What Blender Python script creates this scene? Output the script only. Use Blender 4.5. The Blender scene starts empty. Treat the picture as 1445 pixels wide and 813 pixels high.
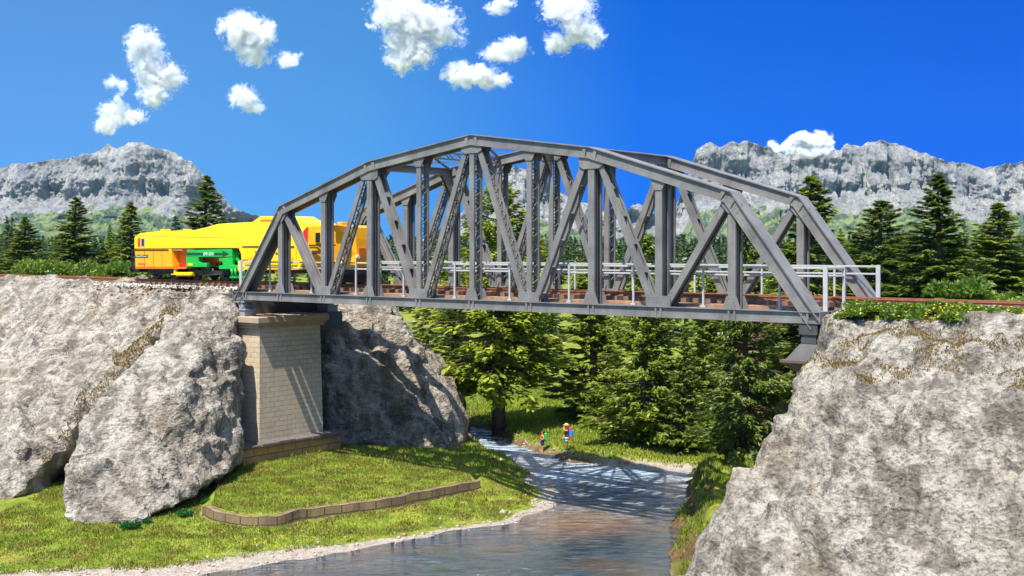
import bpy, bmesh, math, random
import numpy as np
from mathutils import Vector, Matrix, noise as mnoise

R = math.radians
rng = random.Random(11)
S = bpy.context.scene
COL = S.collection

# ------------------------------------------------------------------ camera
FP = 1698.0            # focal length, in pixels of a 1445 px wide picture
CAMZ = 14.0
def at(px, py, Y):
    """Point at depth Y that is seen at picture position (px, py)."""
    return Vector(((px - 722.5) / FP * Y, Y, CAMZ - (py - 350.0) / FP * Y))
def on_z(px, py, z):
    """Point on the level z that is seen at picture position (px, py)."""
    Y = FP * (CAMZ - z) / (py - 350.0)
    return at(px, py, Y)
cam_d = bpy.data.cameras.new("camera")
cam = bpy.data.objects.new("camera", cam_d)
COL.objects.link(cam)
cam.location = (0, 0, CAMZ)
cam.rotation_euler = (R(90), 0, 0)
cam_d.sensor_width = 36.0
cam_d.lens = 36.0 * FP / 1445.0
cam_d.shift_y = -56.5 / 1445.0
cam_d.clip_start = 0.5
cam_d.clip_end = 40000
S.camera = cam

# ------------------------------------------------------------------ frames
N0 = Vector((-16.78, 75.40, 0.0))          # near truss, first node
D = Vector((0.779, -0.627, 0.0)); D.normalize()
NV = Vector((-D.y, D.x, 0.0))
ANG = math.atan2(D.y, D.x)
def W(u, v, z=0.0):
    return N0 + D * u + NV * v + Vector((0, 0, z))
def to_uv(x, y):
    dx, dy = x - N0.x, y - N0.y
    return dx * D.x + dy * D.y, dx * NV.x + dy * NV.y
PAN = 3.82
TRW = 6.9
CHT = 11.28      # top of bottom chord
CHB = 10.78
RAILZ = 11.78

# ------------------------------------------------------------------ helpers
def tag(o, label=None, cat=None, group=None, kind=None):
    if label: o["label"] = label
    if cat: o["category"] = cat
    if group: o["group"] = group
    if kind: o["kind"] = kind
    return o
def empty(name, loc=(0, 0, 0), rz=0.0):
    o = bpy.data.objects.new(name, None)
    o.empty_display_size = 0.3
    COL.objects.link(o)
    o.location = loc
    o.rotation_euler = (0, 0, rz)
    return o
def link_mesh(name, me, mat=None, parent=None):
    if mat is not None and not me.materials:
        me.materials.append(mat)
    o = bpy.data.objects.new(name, me)
    COL.objects.link(o)
    if parent is not None:
        o.parent = parent
    return o
def np_mesh(name, verts, faces, smooth=False):
    me = bpy.data.meshes.new(name)
    verts = np.asarray(verts, dtype=np.float32)
    faces = np.asarray(faces, dtype=np.int32)
    k = faces.shape[1]
    me.vertices.add(len(verts)); me.vertices.foreach_set("co", verts.ravel())
    me.loops.add(faces.size); me.loops.foreach_set("vertex_index", faces.ravel())
    me.polygons.add(len(faces))
    me.polygons.foreach_set("loop_start", np.arange(0, faces.size, k, dtype=np.int32))
    me.polygons.foreach_set("loop_total", np.full(len(faces), k, dtype=np.int32))
    me.update(calc_edges=True)
    me.validate()
    if smooth:
        me.polygons.foreach_set("use_smooth", np.ones(len(me.polygons), dtype=bool))
    return me

class MB:
    """Collects shapes and links them as one mesh object."""
    def __init__(s): s.v = []; s.f = []; s.sm = []
    def add(s, vs, fs, sm=False):
        b = len(s.v)
        s.v += [tuple(p) for p in vs]
        for f in fs:
            s.f.append([i + b for i in f]); s.sm.append(sm)
    def box(s, a, b):
        x0, y0, z0 = (min(a[i], b[i]) for i in range(3)); x1, y1, z1 = (max(a[i], b[i]) for i in range(3))
        s.add([(x0,y0,z0),(x1,y0,z0),(x1,y1,z0),(x0,y1,z0),(x0,y0,z1),(x1,y0,z1),(x1,y1,z1),(x0,y1,z1)],
              [(0,3,2,1),(4,5,6,7),(0,1,5,4),(1,2,6,5),(2,3,7,6),(3,0,4,7)])
    def obox(s, P, Q, b, bw, n, nw):
        """Bar from P to Q, half widths bw along b and nw along n."""
        P, Q, b, n = Vector(P), Vector(Q), Vector(b).normalized(), Vector(n).normalized()
        c = []
        for E in (P, Q):
            for sb, sn in ((-1,-1),(1,-1),(1,1),(-1,1)):
                c.append(E + b * bw * sb + n * nw * sn)
        s.add(c, [(0,1,2,3),(7,6,5,4),(0,4,5,1),(1,5,6,2),(2,6,7,3),(3,7,4,0)])
    def bar(s, P, Q, bw, nw, n=(0,1,0)):
        P, Q, n = Vector(P), Vector(Q), Vector(n)
        a = (Q - P).normalized()
        b = a.cross(n)
        if b.length < 1e-4: b = a.cross(Vector((1,0,0)))
        b.normalize(); nn = b.cross(a)
        s.obox(P, Q, b, bw, nn, nw)
    def cyl(s, P, Q, r, r2=None, n=12, sm=True, cap=True):
        P, Q = Vector(P), Vector(Q)
        r2 = r if r2 is None else r2
        a = (Q - P).normalized()
        b = a.orthogonal().normalized(); c = a.cross(b)
        vs = []
        for E, rr in ((P, r), (Q, r2)):
            for k in range(n):
                t = 2 * math.pi * k / n
                vs.append(E + (b * math.cos(t) + c * math.sin(t)) * rr)
        base = len(s.v)
        s.add(vs, [(k, (k+1) % n, n + (k+1) % n, n + k) for k in range(n)], sm)
        if cap:
            s.f.append([base + k for k in range(n)][::-1]); s.sm.append(False)
            s.f.append([base + n + k for k in range(n)]); s.sm.append(False)
    def tube(s, pts, r, n=8):
        pts = [Vector(p) for p in pts]
        rings = []
        for i, p in enumerate(pts):
            a = (pts[min(i+1, len(pts)-1)] - pts[max(i-1, 0)]).normalized()
            ref = Vector((0,0,1)) if abs(a.z) < .9 else Vector((1,0,0))
            b = a.cross(ref).normalized(); c = b.cross(a)
            rr = r[i] if isinstance(r, (list, tuple)) else r
            rings.append([p + (b * math.cos(2*math.pi*k/n) + c * math.sin(2*math.pi*k/n)) * rr for k in range(n)])
        vs = [q for rg in rings for q in rg]
        fs = []
        for i in range(len(rings)-1):
            for k in range(n):
                fs.append((i*n+k, i*n+(k+1)%n, (i+1)*n+(k+1)%n, (i+1)*n+k))
        base = len(s.v)
        s.add(vs, fs, True)
        s.f.append([base+k for k in range(n)][::-1]); s.sm.append(False)
        s.f.append([base+(len(rings)-1)*n+k for k in range(n)]); s.sm.append(False)
    def prism(s, poly, f0, f1):
        """poly of 2-D points; f0 / f1 map a point to the two end positions."""
        n = len(poly)
        vs = [f0(p) for p in poly] + [f1(p) for p in poly]
        fs = [tuple(range(n)), tuple(range(2*n-1, n-1, -1))]
        fs += [(i, n+i, n+(i+1) % n, (i+1) % n) for i in range(n)]
        s.add(vs, fs)
    def build(s, name, mat, parent=None, off=(0,0,0), bevel=0.0):
        me = bpy.data.meshes.new(name)
        o = Vector(off)
        me.from_pydata([tuple(Vector(p) - o) for p in s.v], [], s.f)
        me.polygons.foreach_set("use_smooth", s.sm)
        bm = bmesh.new(); bm.from_mesh(me)
        bmesh.ops.recalc_face_normals(bm, faces=bm.faces)
        if bevel > 0:
            es = [e for e in bm.edges if len(e.link_faces) == 2 and e.calc_face_angle(0) > 0.5]
            bmesh.ops.bevel(bm, geom=es, offset=bevel, segments=2, profile=.5, affect='EDGES', clamp_overlap=True)
        bm.to_mesh(me); bm.free()
        me.update()
        return link_mesh(name, me, mat, parent)

def fbm(p, H=1.0, lac=2.0, octv=5):
    return mnoise.fractal(p, H, lac, octv)

# ------------------------------------------------------------------ materials
def newmat(name):
    m = bpy.data.materials.new(name); m.use_nodes = True
    nt = m.node_tree
    for n in list(nt.nodes): nt.nodes.remove(n)
    out = nt.nodes.new("ShaderNodeOutputMaterial")
    return m, nt, out
class G:
    """Small node-graph writer."""
    def __init__(s, nt): s.nt = nt
    def n(s, t, **kw):
        nd = s.nt.nodes.new(t)
        for k, v in kw.items():
            setattr(nd, k, v)
        return nd
    def l(s, a, b): s.nt.links.new(a, b)
    def val(s, sock, v):
        if hasattr(v, "is_output"): s.l(v, sock)
        else: sock.default_value = v
    def coord(s, which="Object", scale=(1,1,1), rot=(0,0,0)):
        tc = s.n("ShaderNodeTexCoord"); mp = s.n("ShaderNodeMapping")
        mp.inputs["Scale"].default_value = scale; mp.inputs["Rotation"].default_value = rot
        s.l(tc.outputs[which], mp.inputs["Vector"])
        return mp.outputs["Vector"]
    def noise(s, vec, scale, detail=5, rough=.55, dist=0.0, kind="FBM"):
        nd = s.n("ShaderNodeTexNoise"); nd.noise_type = kind
        s.l(vec, nd.inputs["Vector"]); nd.inputs["Scale"].default_value = scale
        nd.inputs["Detail"].default_value = detail; nd.inputs["Roughness"].default_value = rough
        nd.inputs["Distortion"].default_value = dist
        return nd.outputs["Fac"]
    def voro(s, vec, scale, feature="F1", out="Distance"):
        nd = s.n("ShaderNodeTexVoronoi"); nd.feature = feature
        s.l(vec, nd.inputs["Vector"]); nd.inputs["Scale"].default_value = scale
        return nd.outputs[out]
    def ramp(s, fac, stops):
        nd = s.n("ShaderNodeValToRGB"); cr = nd.color_ramp
        while len(cr.elements) < len(stops): cr.elements.new(.5)
        for e, (p, c) in zip(cr.elements, stops):
            e.position = p
            e.color = (c, c, c, 1) if isinstance(c, (int, float)) else (*c, 1)
        s.l(fac, nd.inputs["Fac"])
        return nd.outputs["Color"]
    def mix(s, fac, a, b, mode="MIX"):
        nd = s.n("ShaderNodeMix", data_type="RGBA", blend_type=mode)
        s.val(nd.inputs[0], fac)
        for k, v in ((6, a), (7, b)):
            if isinstance(v, tuple) and len(v) == 3: v = (*v, 1)
            s.val(nd.inputs[k], v)
        return nd.outputs[2]
    def math(s, op, a, b=0.0, clamp=False):
        nd = s.n("ShaderNodeMath", operation=op); nd.use_clamp = clamp
        s.val(nd.inputs[0], a); s.val(nd.inputs[1], b)
        return nd.outputs[0]
    def bump(s, h, strength=.5, dist=.1, normal=None):
        nd = s.n("ShaderNodeBump"); nd.inputs["Strength"].default_value = strength
        nd.inputs["Distance"].default_value = dist
        s.l(h, nd.inputs["Height"])
        if normal is not None: s.l(normal, nd.inputs["Normal"])
        return nd.outputs["Normal"]
    def pbr(s, out, color, rough=.6, normal=None, metal=0.0, spec=.5):
        b = s.n("ShaderNodeBsdfPrincipled")
        if isinstance(color, tuple) and len(color) == 3: color = (*color, 1)
        s.val(b.inputs["Base Color"], color); s.val(b.inputs["Roughness"], rough)
        b.inputs["Metallic"].default_value = metal
        b.inputs["Specular IOR Level"].default_value = spec
        if normal is not None: s.l(normal, b.inputs["Normal"])
        s.l(b.outputs[0], out.inputs["Surface"])
        return b

def paint(name, col, rough=.45, var=.18, scale=1.5, grime=0.0, bump=.06, spec=.5):
    m, nt, out = newmat(name); g = G(nt)
    v = g.coord("Object")
    f1 = g.noise(v, scale, 6, .6)
    f2 = g.noise(v, scale * 14, 3, .6)
    dark = tuple(c * (1 - var) for c in col); light = tuple(min(1, c * (1 + var)) for c in col)
    c = g.mix(g.ramp(f1, [(.3, 0.0), (.7, 1.0)]), dark, light)
    if grime > 0:
        gr = g.noise(g.coord("Object", (1, 1, .25)), scale * 2.2, 8, .7)
        c = g.mix(g.ramp(gr, [(.52, 0.0), (.75, grime)]), c, (.075, .048, .03))
    r = g.math("ADD", rough - .1, g.math("MULTIPLY", f2, .2))
    g.pbr(out, c, r, g.bump(f2, bump, .02), spec=spec)
    return m

M = {}
M["steel"] = paint("grey_painted_steel", (.195, .183, .166), .5, .28, .8, .6, .12)
M["bearing"] = paint("bearing_steel", (.26, .265, .28), .5, .15, 3)
M["dark_steel"] = paint("dark_pedestal", (.07, .066, .062), .6, .25, 2)  # the right pedestals' shaded look is put into this dark colour
M["rail_white"] = paint("white_railing_paint", (.46, .455, .44), .45, .08, 3, .12)
M["rust"] = paint("rusty_rail", (.30, .11, .045), .65, .3, 4)
M["timber"] = paint("brown_timber", (.38, .20, .105), .75, .4, 3, .3, .3)
M["sleeper"] = paint("sleeper_timber", (.20, .115, .07), .8, .4, 3, .3, .3)
M["yellow"] = paint("yellow_train_paint", (.90, .60, .0), .35, .05, .8, .05)
M["amber"] = paint("amber_cab_paint", (.88, .40, .005), .35, .06, .8, .08)
M["orange"] = paint("orange_paint", (.72, .16, .01), .4, .1, 1)
M["red"] = paint("red_paint", (.65, .02, .012), .4, .08, 1)
M["green"] = paint("green_unit_paint", (.01, .42, .05), .35, .1, 1, .05)
M["green_dark"] = paint("dark_green_arrow", (.006, .06, .02), .4, .1, 1)
M["black"] = paint("black_running_gear", (.022, .021, .02), .55, .35, 3, 0, .2)
M["badge"] = paint("brown_badge", (.05, .012, .006), .4, .1, 2)
M["ink"] = paint("black_lettering", (.012, .011, .01), .5, .05, 2)
M["white"] = paint("white_lettering", (.8, .8, .78), .5, .03, 2)
M["bark"] = paint("brown_bark", (.16, .105, .07), .9, .45, 4, .3, .8)

def mat_glass():
    m, nt, out = newmat("cab_window_glass"); g = G(nt)
    g.pbr(out, (.02, .018, .02), .06, None, 0, .8)
    return m
M["glass"] = mat_glass()

def mat_brick(name, c1, c2, mortar, scale, row_h, width, stain=.3, mort=.02, bumpd=.04):
    m, nt, out = newmat(name); g = G(nt)
    tc = g.n("ShaderNodeTexCoord")
    br = g.n("ShaderNodeTexBrick")
    g.l(tc.outputs["UV"], br.inputs["Vector"])
    br.inputs["Scale"].default_value = scale
    br.inputs["Row Height"].default_value = row_h; br.inputs["Brick Width"].default_value = width
    br.inputs["Mortar Size"].default_value = mort; br.inputs["Mortar Smooth"].default_value = .3
    br.inputs["Color1"].default_value = (*c1, 1); br.inputs["Color2"].default_value = (*c2, 1)
    br.inputs["Mortar"].default_value = (*mortar, 1)
    ov = g.coord("Object")
    f = g.noise(ov, .9, 7, .65)
    f2 = g.noise(ov, 9, 4, .6)
    c = g.mix(g.ramp(f, [(.42, 0.0), (.72, stain)]), br.outputs["Color"], (.07, .05, .03))
    c = g.mix(g.ramp(f2, [(.3, .25), (.7, 0.0)]), c, (.1, .08, .06))
    h = g.math("ADD", g.math("MULTIPLY", br.outputs["Fac"], -1.0), g.math("MULTIPLY", f2, .35))
    g.pbr(out, c, .85, g.bump(h, .9, bumpd))
    return m
M["pier"] = mat_brick("beige_pier_masonry", (.66, .53, .355), (.70, .56, .375), (.55, .43, .29), 1.0, .31, .68, .22, .02)
M["cap"] = paint("beige_cap_stone", (.44, .31, .20), .8, .15, 1.5, .25, .3)
M["plinth"] = mat_brick("ochre_stained_blocks", (.58, .32, .09), (.50, .27, .08), (.22, .13, .05), 1.0, .5, 1.1, .4, .03)
M["plinth_top"] = paint("dark_coping_stone", (.13, .11, .09), .85, .3, 2, .4, .4)
M["wall"] = mat_brick("yellowish_wall_blocks", (.30, .20, .08), (.21, .14, .06), (.08, .055, .03), 1.0, .40, .95, .75, .035, .06)

def mat_rock(name, base, dark, light, ochre, sc=1.0, ochre_amt=.5, dark_amt=.6):
    m, nt, out = newmat(name); g = G(nt)
    v = g.coord("Object")
    big = g.noise(v, .16 * sc, 8, .62, .1)
    mid = g.noise(v, .7 * sc, 9, .70, .05)
    fine = g.noise(v, 3.2 * sc, 8, .74, 0.0)
    st = g.noise(g.coord("Object", (1.0, 1.0, .35), (.5, .35, 0)), .9 * sc, 9, .74, .15)
    c = g.mix(g.ramp(mid, [(.36, 0.0), (.64, 1.0)]), base, light)
    c = g.mix(g.ramp(st, [(.43, dark_amt), (.55, 0.0)]), c, dark)
    c = g.mix(g.ramp(fine, [(.36, .75), (.50, 0.0)]), c, tuple(x * .6 for x in dark))
    c = g.mix(g.ramp(big, [(.50, 0.0), (.64, ochre_amt)]), c, ochre)
    geo = g.n("ShaderNodeNewGeometry"); sz = g.n("ShaderNodeSeparateXYZ"); g.l(geo.outputs["Normal"], sz.inputs[0])
    led = g.math("ADD", sz.outputs[2], g.math("MULTIPLY", g.math("SUBTRACT", g.noise(v, .5, 7, .7, .5), .5), 1.5))
    soil = g.mix(g.ramp(fine, [(.4, 0.0), (.6, 1.0)]), (.20, .115, .035), (.33, .24, .06))
    c = g.mix(g.ramp(led, [(1.0, 0.0), (1.3, .6)]), c, soil)
    pits = g.noise(v, 7.0 * sc, 4, .6)
    c = g.mix(g.ramp(pits, [(.28, .8), (.40, 0.0)]), c, tuple(x * .35 for x in dark))
    chips = g.voro(g.coord("Object", (1, 1, 1.5), (.5, .3, .2)), 2.1 * sc); chips2 = g.voro(g.coord("Object", (1, 1, 1.6), (.2, .6, .9)), 5.2 * sc)
    h = g.math("ADD", g.math("ADD", g.math("MULTIPLY", chips, .28), g.math("MULTIPLY", chips2, .13)),
               g.math("ADD", g.math("MULTIPLY", mid, .9), g.math("MULTIPLY", fine, .45)))
    h = g.math("ADD", h, g.math("MULTIPLY", pits, .12))
    g.pbr(out, c, .92, g.bump(h, 1.0, .55), spec=.2)
    return m
M["rock"] = mat_rock("pale_limestone", (.43, .375, .30), (.13, .105, .08), (.605, .545, .455), (.34, .26, .15), 1.0, .3, .75)
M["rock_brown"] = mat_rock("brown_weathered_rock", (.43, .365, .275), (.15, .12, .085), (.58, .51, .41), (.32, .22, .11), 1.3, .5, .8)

def mat_mountain():
    m, nt, out = newmat("alpine_limestone"); g = G(nt)
    v = g.coord("Object", (1, 1, 1))
    at_ = g.n("ShaderNodeAttribute"); at_.attribute_name = "veg"
    f = g.noise(v, .012, 9, .68, .8)
    ff = g.noise(v, .06, 8, .7, .5)
    st = g.noise(g.coord("Object", (1, 1, .3)), .03, 8, .7, .6)
    c = g.mix(g.ramp(f, [(.36, 0.0), (.62, 1.0)]), (.36, .342, .305), (.57, .54, .48))
    c = g.mix(g.ramp(st, [(.40, .65), (.52, 0.0)]), c, (.22, .23, .26))
    c = g.mix(g.ramp(ff, [(.36, .6), (.48, 0.0)]), c, (.19, .20, .23))
    gv = g.math("ADD", at_.outputs["Fac"], g.math("MULTIPLY", g.math("SUBTRACT", g.noise(v, .02, 7, .65), .5), 1.6))
    fx = g.noise(g.coord("Object", (1, 1, .28)), .17, 7, .72, .5)
    c = g.mix(g.ramp(fx, [(.38, .75), (.50, 0.0)]), c, (.17, .18, .21))
    vegm = g.ramp(gv, [(.50, 0.0), (.62, .9)])
    vc = g.mix(g.ramp(g.noise(v, .035, 6, .7), [(.46, 0.0), (.54, 1.0)]), (.07, .12, .06), (.26, .32, .09))
    c = g.mix(vegm, c, vc)
    h = g.math("ADD", g.math("MULTIPLY", f, 1.0), g.math("MULTIPLY", ff, .5))
    h = g.math("ADD", h, g.math("ADD", g.math("MULTIPLY", st, .6), g.math("MULTIPLY", fx, .35)))
    g.pbr(out, c, .95, g.bump(h, 1.0, 22.0), spec=.1)
    return m
M["mountain"] = mat_mountain()

def mat_ground():
    m, nt, out = newmat("meadow_and_banks"); g = G(nt)
    v = g.coord("Object")
    z = g.n("ShaderNodeAttribute"); z.attribute_name = "zone"
    sep = g.n("ShaderNodeSeparateColor"); g.l(z.outputs["Color"], sep.inputs[0])
    f = g.noise(v, .35, 7, .65, .5); ff = g.noise(v, 3.0, 6, .7); fx = g.noise(v, 11.0, 4, .65)
    gr = g.mix(g.ramp(f, [(.35, 0.0), (.65, 1.0)]), (.14, .185, .018), (.30, .32, .035))
    gr = g.mix(g.ramp(ff, [(.40, .65), (.55, 0.0)]), gr, (.075, .105, .014))
    gr = g.mix(g.ramp(g.noise(v, .8, 6, .7), [(.54, 0.0), (.68, .75)]), gr, (.25, .16, .05))
    sand = g.mix(g.ramp(ff, [(.35, 0.0), (.65, 1.0)]), (.29, .235, .18), (.46, .395, .325))
    sand = g.mix(g.ramp(fx, [(.35, .7), (.5, 0.0)]), sand, (.17, .13, .10))
    dirt = g.mix(g.ramp(ff, [(.35, 0.0), (.65, 1.0)]), (.05, .032, .018), (.20, .12, .05))
    def msk(s): 
        return g.ramp(g.math("ADD", s, g.math("MULTIPLY", g.math("SUBTRACT", g.math("ADD", ff, g.math("MULTIPLY", f, .9)), .95), .9)), [(.40, 0.0), (.60, 1.0)])
    c = g.mix(msk(sep.outputs[0]), gr, sand)
    c = g.mix(msk(sep.outputs[1]), c, dirt)
    h = g.math("ADD", ff, g.math("MULTIPLY", fx, .5))
    g.pbr(out, c, .95, g.bump(h, .9, .15), spec=.15)
    return m
M["ground"] = mat_ground()

def mat_water():
    m, nt, out = newmat("river_water"); g = G(nt)
    v = g.coord("Object", (.45, 1.6, 1), (0, 0, R(-14)))
    a = g.noise(v, .8, 4, .55, .6); b = g.noise(v, 3.4, 4, .6, .3)
    big = g.noise(g.coord("Object"), .12, 4, .5, .3)
    amp = g.ramp(big, [(.44, .08), (.58, 1.0)])
    h = g.math("ADD", g.math("MULTIPLY", a, g.math("ADD", .35, g.math("MULTIPLY", amp, .8))), g.math("MULTIPLY", g.math("MULTIPLY", b, amp), .8))
    bed = g.mix(g.ramp(g.noise(g.coord("Object"), .22, 5, .6, .4), [(.50, 0.0), (.66, 1.0)]), (.010, .024, .036), (.06, .036, .020))
    at_ = g.n("ShaderNodeTexCoord"); sx_ = g.n("ShaderNodeSeparateXYZ"); g.l(at_.outputs["Object"], sx_.inputs[0])
    rif = g.ramp(g.math("MULTIPLY", g.math("SUBTRACT", sx_.outputs[1], 60.0), 1/26.0), [(0.0, .10), (.30, .55), (.6, 1.0)])
    stk = g.noise(g.coord("Object", (.55, 2.6, 1), (0, 0, R(-20))), 1.5, 7, .72, .8)
    foam_glint = g.math("MULTIPLY", g.ramp(stk, [(.45, 0.0), (.56, 1.0)]), rif)
    cc = on_z(815, 733, 0); sb = g.n("ShaderNodeVectorMath", operation="SUBTRACT"); g.l(at_.outputs["Object"], sb.inputs[0]); sb.inputs[1].default_value = cc
    dv = g.n("ShaderNodeVectorMath", operation="DIVIDE"); g.l(sb.outputs[0], dv.inputs[0]); dv.inputs[1].default_value = (5.0, 5.5, 1)
    ln = g.n("ShaderNodeVectorMath", operation="LENGTH"); g.l(dv.outputs[0], ln.inputs[0])
    shal = g.math("SUBTRACT", g.math("ADD", 1.0, g.math("MULTIPLY", g.math("SUBTRACT", stk, .5), 1.4)), ln.outputs["Value"], True)
    bed = g.mix(g.math("MULTIPLY", shal, 1.3, True), bed, (.17, .085, .032))
    bed = g.mix(g.math("MULTIPLY", foam_glint, .85), bed, (.55, .67, .80))  # foam, plus the ripples' bluish sky sparkle painted into the water colour
    b_ = g.pbr(out, bed, g.math("ADD", .05, g.math("MULTIPLY", foam_glint, .4)), g.bump(h, 1.0, .7), spec=.5)
    b_.inputs["IOR"].default_value = 1.42
    return m
M["water"] = mat_water()

def mat_leaf(name, dark, mid, light, transl=.42):
    m, nt, out = newmat(name); g = G(nt)
    geo = g.n("ShaderNodeNewGeometry"); oi = g.n("ShaderNodeObjectInfo")
    cl = g.noise(g.coord("Object"), .55, 3, .6)
    f = g.math("ADD", g.math("MULTIPLY", geo.outputs["Random Per Island"], .55), g.math("MULTIPLY", cl, .45))
    f = g.math("ADD", f, g.math("MULTIPLY", g.math("SUBTRACT", oi.outputs["Random"], .5), .22))
    c = g.ramp(f, [(.22, dark), (.5, mid), (.82, light)])
    d = g.n("ShaderNodeBsdfDiffuse"); t = g.n("ShaderNodeBsdfTranslucent"); gl = g.n("ShaderNodeBsdfGlossy")
    g.l(c, d.inputs[0]); g.l(g.mix(1.0, c, (1.25, 1.25, .6), "MULTIPLY"), t.inputs[0])
    gl.inputs["Roughness"].default_value = .45
    mx = g.n("ShaderNodeMixShader"); mx.inputs[0].default_value = transl
    g.l(d.outputs[0], mx.inputs[1]); g.l(t.outputs[0], mx.inputs[2])
    m2 = g.n("ShaderNodeMixShader"); m2.inputs[0].default_value = .04
    g.l(mx.outputs[0], m2.inputs[1]); g.l(gl.outputs[0], m2.inputs[2])
    g.l(m2.outputs[0], out.inputs["Surface"])
    return m
M["needle"] = mat_leaf("spruce_needles", (.065, .11, .018), (.165, .23, .028), (.32, .37, .045))
M["needle_light"] = mat_leaf("fresh_spruce_needles", (.11, .165, .016), (.26, .32, .026), (.44, .48, .05))
M["needle_dark"] = mat_leaf("distant_needles", (.035, .075, .028), (.075, .125, .04), (.15, .20, .05))
M["bush"] = mat_leaf("shrub_leaves", (.05, .11, .012), (.13, .22, .022), (.26, .34, .04))
M["grass"] = mat_leaf("grass_blades", (.10, .15, .014), (.22, .28, .024), (.37, .39, .05), .3)
M["dry"] = mat_leaf("dry_ochre_grass", (.12, .07, .02), (.24, .15, .04), (.30, .24, .05), .25)
M["tuft"] = mat_leaf("vivid_green_tufts", (.008, .07, .012), (.015, .14, .02), (.04, .22, .03), .25)
M["flower"] = paint("yellow_petals", (.85, .62, .02), .6, .15, 5)

# ------------------------------------------------------------------ world and sun
SUNH = Vector((-.45, -.893, 0)).normalized()
SUN_EL = R(63.5)
def build_world():
    w = bpy.data.worlds.new("World"); S.world = w; w.use_nodes = True
    nt = w.node_tree; g = G(nt)
    for n in list(nt.nodes): nt.nodes.remove(n)
    out = g.n("ShaderNodeOutputWorld"); bg = g.n("ShaderNodeBackground")
    sky = g.n("ShaderNodeTexSky"); sky.sky_type = 'NISHITA'; sky.sun_disc = False
    sky.sun_elevation = SUN_EL
    sky.sun_rotation = math.atan2(SUNH.x, SUNH.y)
    sky.altitude = 1500; sky.air_density = 1.0; sky.dust_density = .1; sky.ozone_density = 3.0
    tc = g.n("ShaderNodeTexCoord"); sp = g.n("ShaderNodeSeparateXYZ"); cb = g.n("ShaderNodeCombineXYZ")
    g.l(tc.outputs["Generated"], sp.inputs[0])
    z = g.math("ADD", g.math("MULTIPLY", g.math("MAXIMUM", sp.outputs[2], 0.0), .85), .30)
    g.l(sp.outputs[0], cb.inputs[0]); g.l(sp.outputs[1], cb.inputs[1]); g.l(z, cb.inputs[2])
    nm = g.n("ShaderNodeVectorMath", operation="NORMALIZE"); g.l(cb.outputs[0], nm.inputs[0])
    g.l(nm.outputs[0], sky.inputs["Vector"])
    # clear alpine sky: a deep blue away from the sun, paler towards the left
    fx = g.math("ADD", g.math("MULTIPLY", sp.outputs[0], 1.15), .5, True)
    tint = g.ramp(fx, [(0.14, (.42, .76, .98)), (.36, (.30, .72, .94)), (.62, (.0, .31, 1.0)), (.9, (.0, .25, .97))])
    up = g.ramp(sp.outputs[2], [(.26, 0.0), (.60, 1.0)])
    tint = g.mix(up, tint, (2.7, 2.3, 1.85))  # overhead sky, out of view, brightened and warmed as fill for shaded sides
    c = g.mix(1.0, sky.outputs[0], tint, "MULTIPLY")
    g.l(c, bg.inputs[0]); bg.inputs[1].default_value = .13
    g.l(bg.outputs[0], out.inputs[0])
build_world()
ld = bpy.data.lights.new("sun", "SUN"); ld.energy = 4.7; ld.angle = R(.53); ld.color = (1.0, .955, .88)
sun = bpy.data.objects.new("sun", ld); COL.objects.link(sun)
sv = Vector((SUNH.x * math.cos(SUN_EL), SUNH.y * math.cos(SUN_EL), math.sin(SUN_EL)))
sun.rotation_euler = sv.to_track_quat('Z', 'Y').to_euler()
sun.location = sv * 200

S.view_settings.view_transform = 'Standard'; S.view_settings.look = 'None'
S.view_settings.exposure = 0.85; S.view_settings.gamma = 1.0
S.view_settings.use_curve_mapping = False
S.render.engine = 'CYCLES'
S.cycles.max_bounces = 7; S.cycles.diffuse_bounces = 3; S.cycles.glossy_bounces = 3
S.cycles.transmission_bounces = 4; S.cycles.volume_bounces = 5; S.cycles.transparent_max_bounces = 12
S.cycles.use_denoising = True
S.cycles.volume_step_rate = 0.25; S.cycles.volume_max_steps = 512
S.cycles.sample_clamp_indirect = 6

# ------------------------------------------------------------------ terrain
def sstep(a, b, x):
    t = np.clip((x - a) / (b - a), 0, 1); return t * t * (3 - 2 * t)
def poly_sd(x, y, poly):
    """Signed distance to a closed polygon, negative inside."""
    p = np.asarray(poly); n = len(p)
    d = np.full(x.shape, 1e9); ins = np.zeros(x.shape, bool)
    for i in range(n):
        ax, ay = p[i]; bx, by = p[(i + 1) % n]
        ex, ey = bx - ax, by - ay
        wx, wy = x - ax, y - ay
        t = np.clip((wx * ex + wy * ey) / (ex * ex + ey * ey + 1e-12), 0, 1)
        d = np.minimum(d, (wx - ex * t) ** 2 + (wy - ey * t) ** 2)
        c = ((ay > y) != (by > y)) & (x < (bx - ax) * (y - ay) / ((by - ay) + 1e-12) + ax)
        ins ^= c
    d = np.sqrt(d)
    return np.where(ins, -d, d)
def oz(px, py, z): 
    p = on_z(px, py, z); return (p.x, p.y)
RIVER = [oz(*p, 0) for p in ((230, 818), (330, 803), (430, 788), (540, 770), (640, 751), (725, 737), (775, 720), (786, 708), (772, 688),
         (742, 664), (702, 641), (672, 624), (655, 614), (600, 610), (500, 607), (420, 603), (420, 594), (520, 597), (620, 599), (668, 602), (692, 609), (716, 624),
         (760, 641), (800, 652), (860, 659), (920, 664), (962, 665), (966, 700), (956, 740), (948, 780), (940, 830), (930, 1100), (900, 1600))] + \
        [(3.0, 5.0), (-60, 5.0), (-60, 46)]
WALL_PX = ((284, 736), (305, 745), (345, 751), (390, 751), (433, 741), (490, 733), (548, 725), (615, 711), (679, 697))
WALLP = [oz(*p, .30) for p in WALL_PX]
PLAT = WALLP + [oz(668, 665, .7), oz(645, 645, .9), (-13, 82), (-20, 78), oz(330, 660, 1.0), oz(290, 690, 1.0)]
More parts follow.
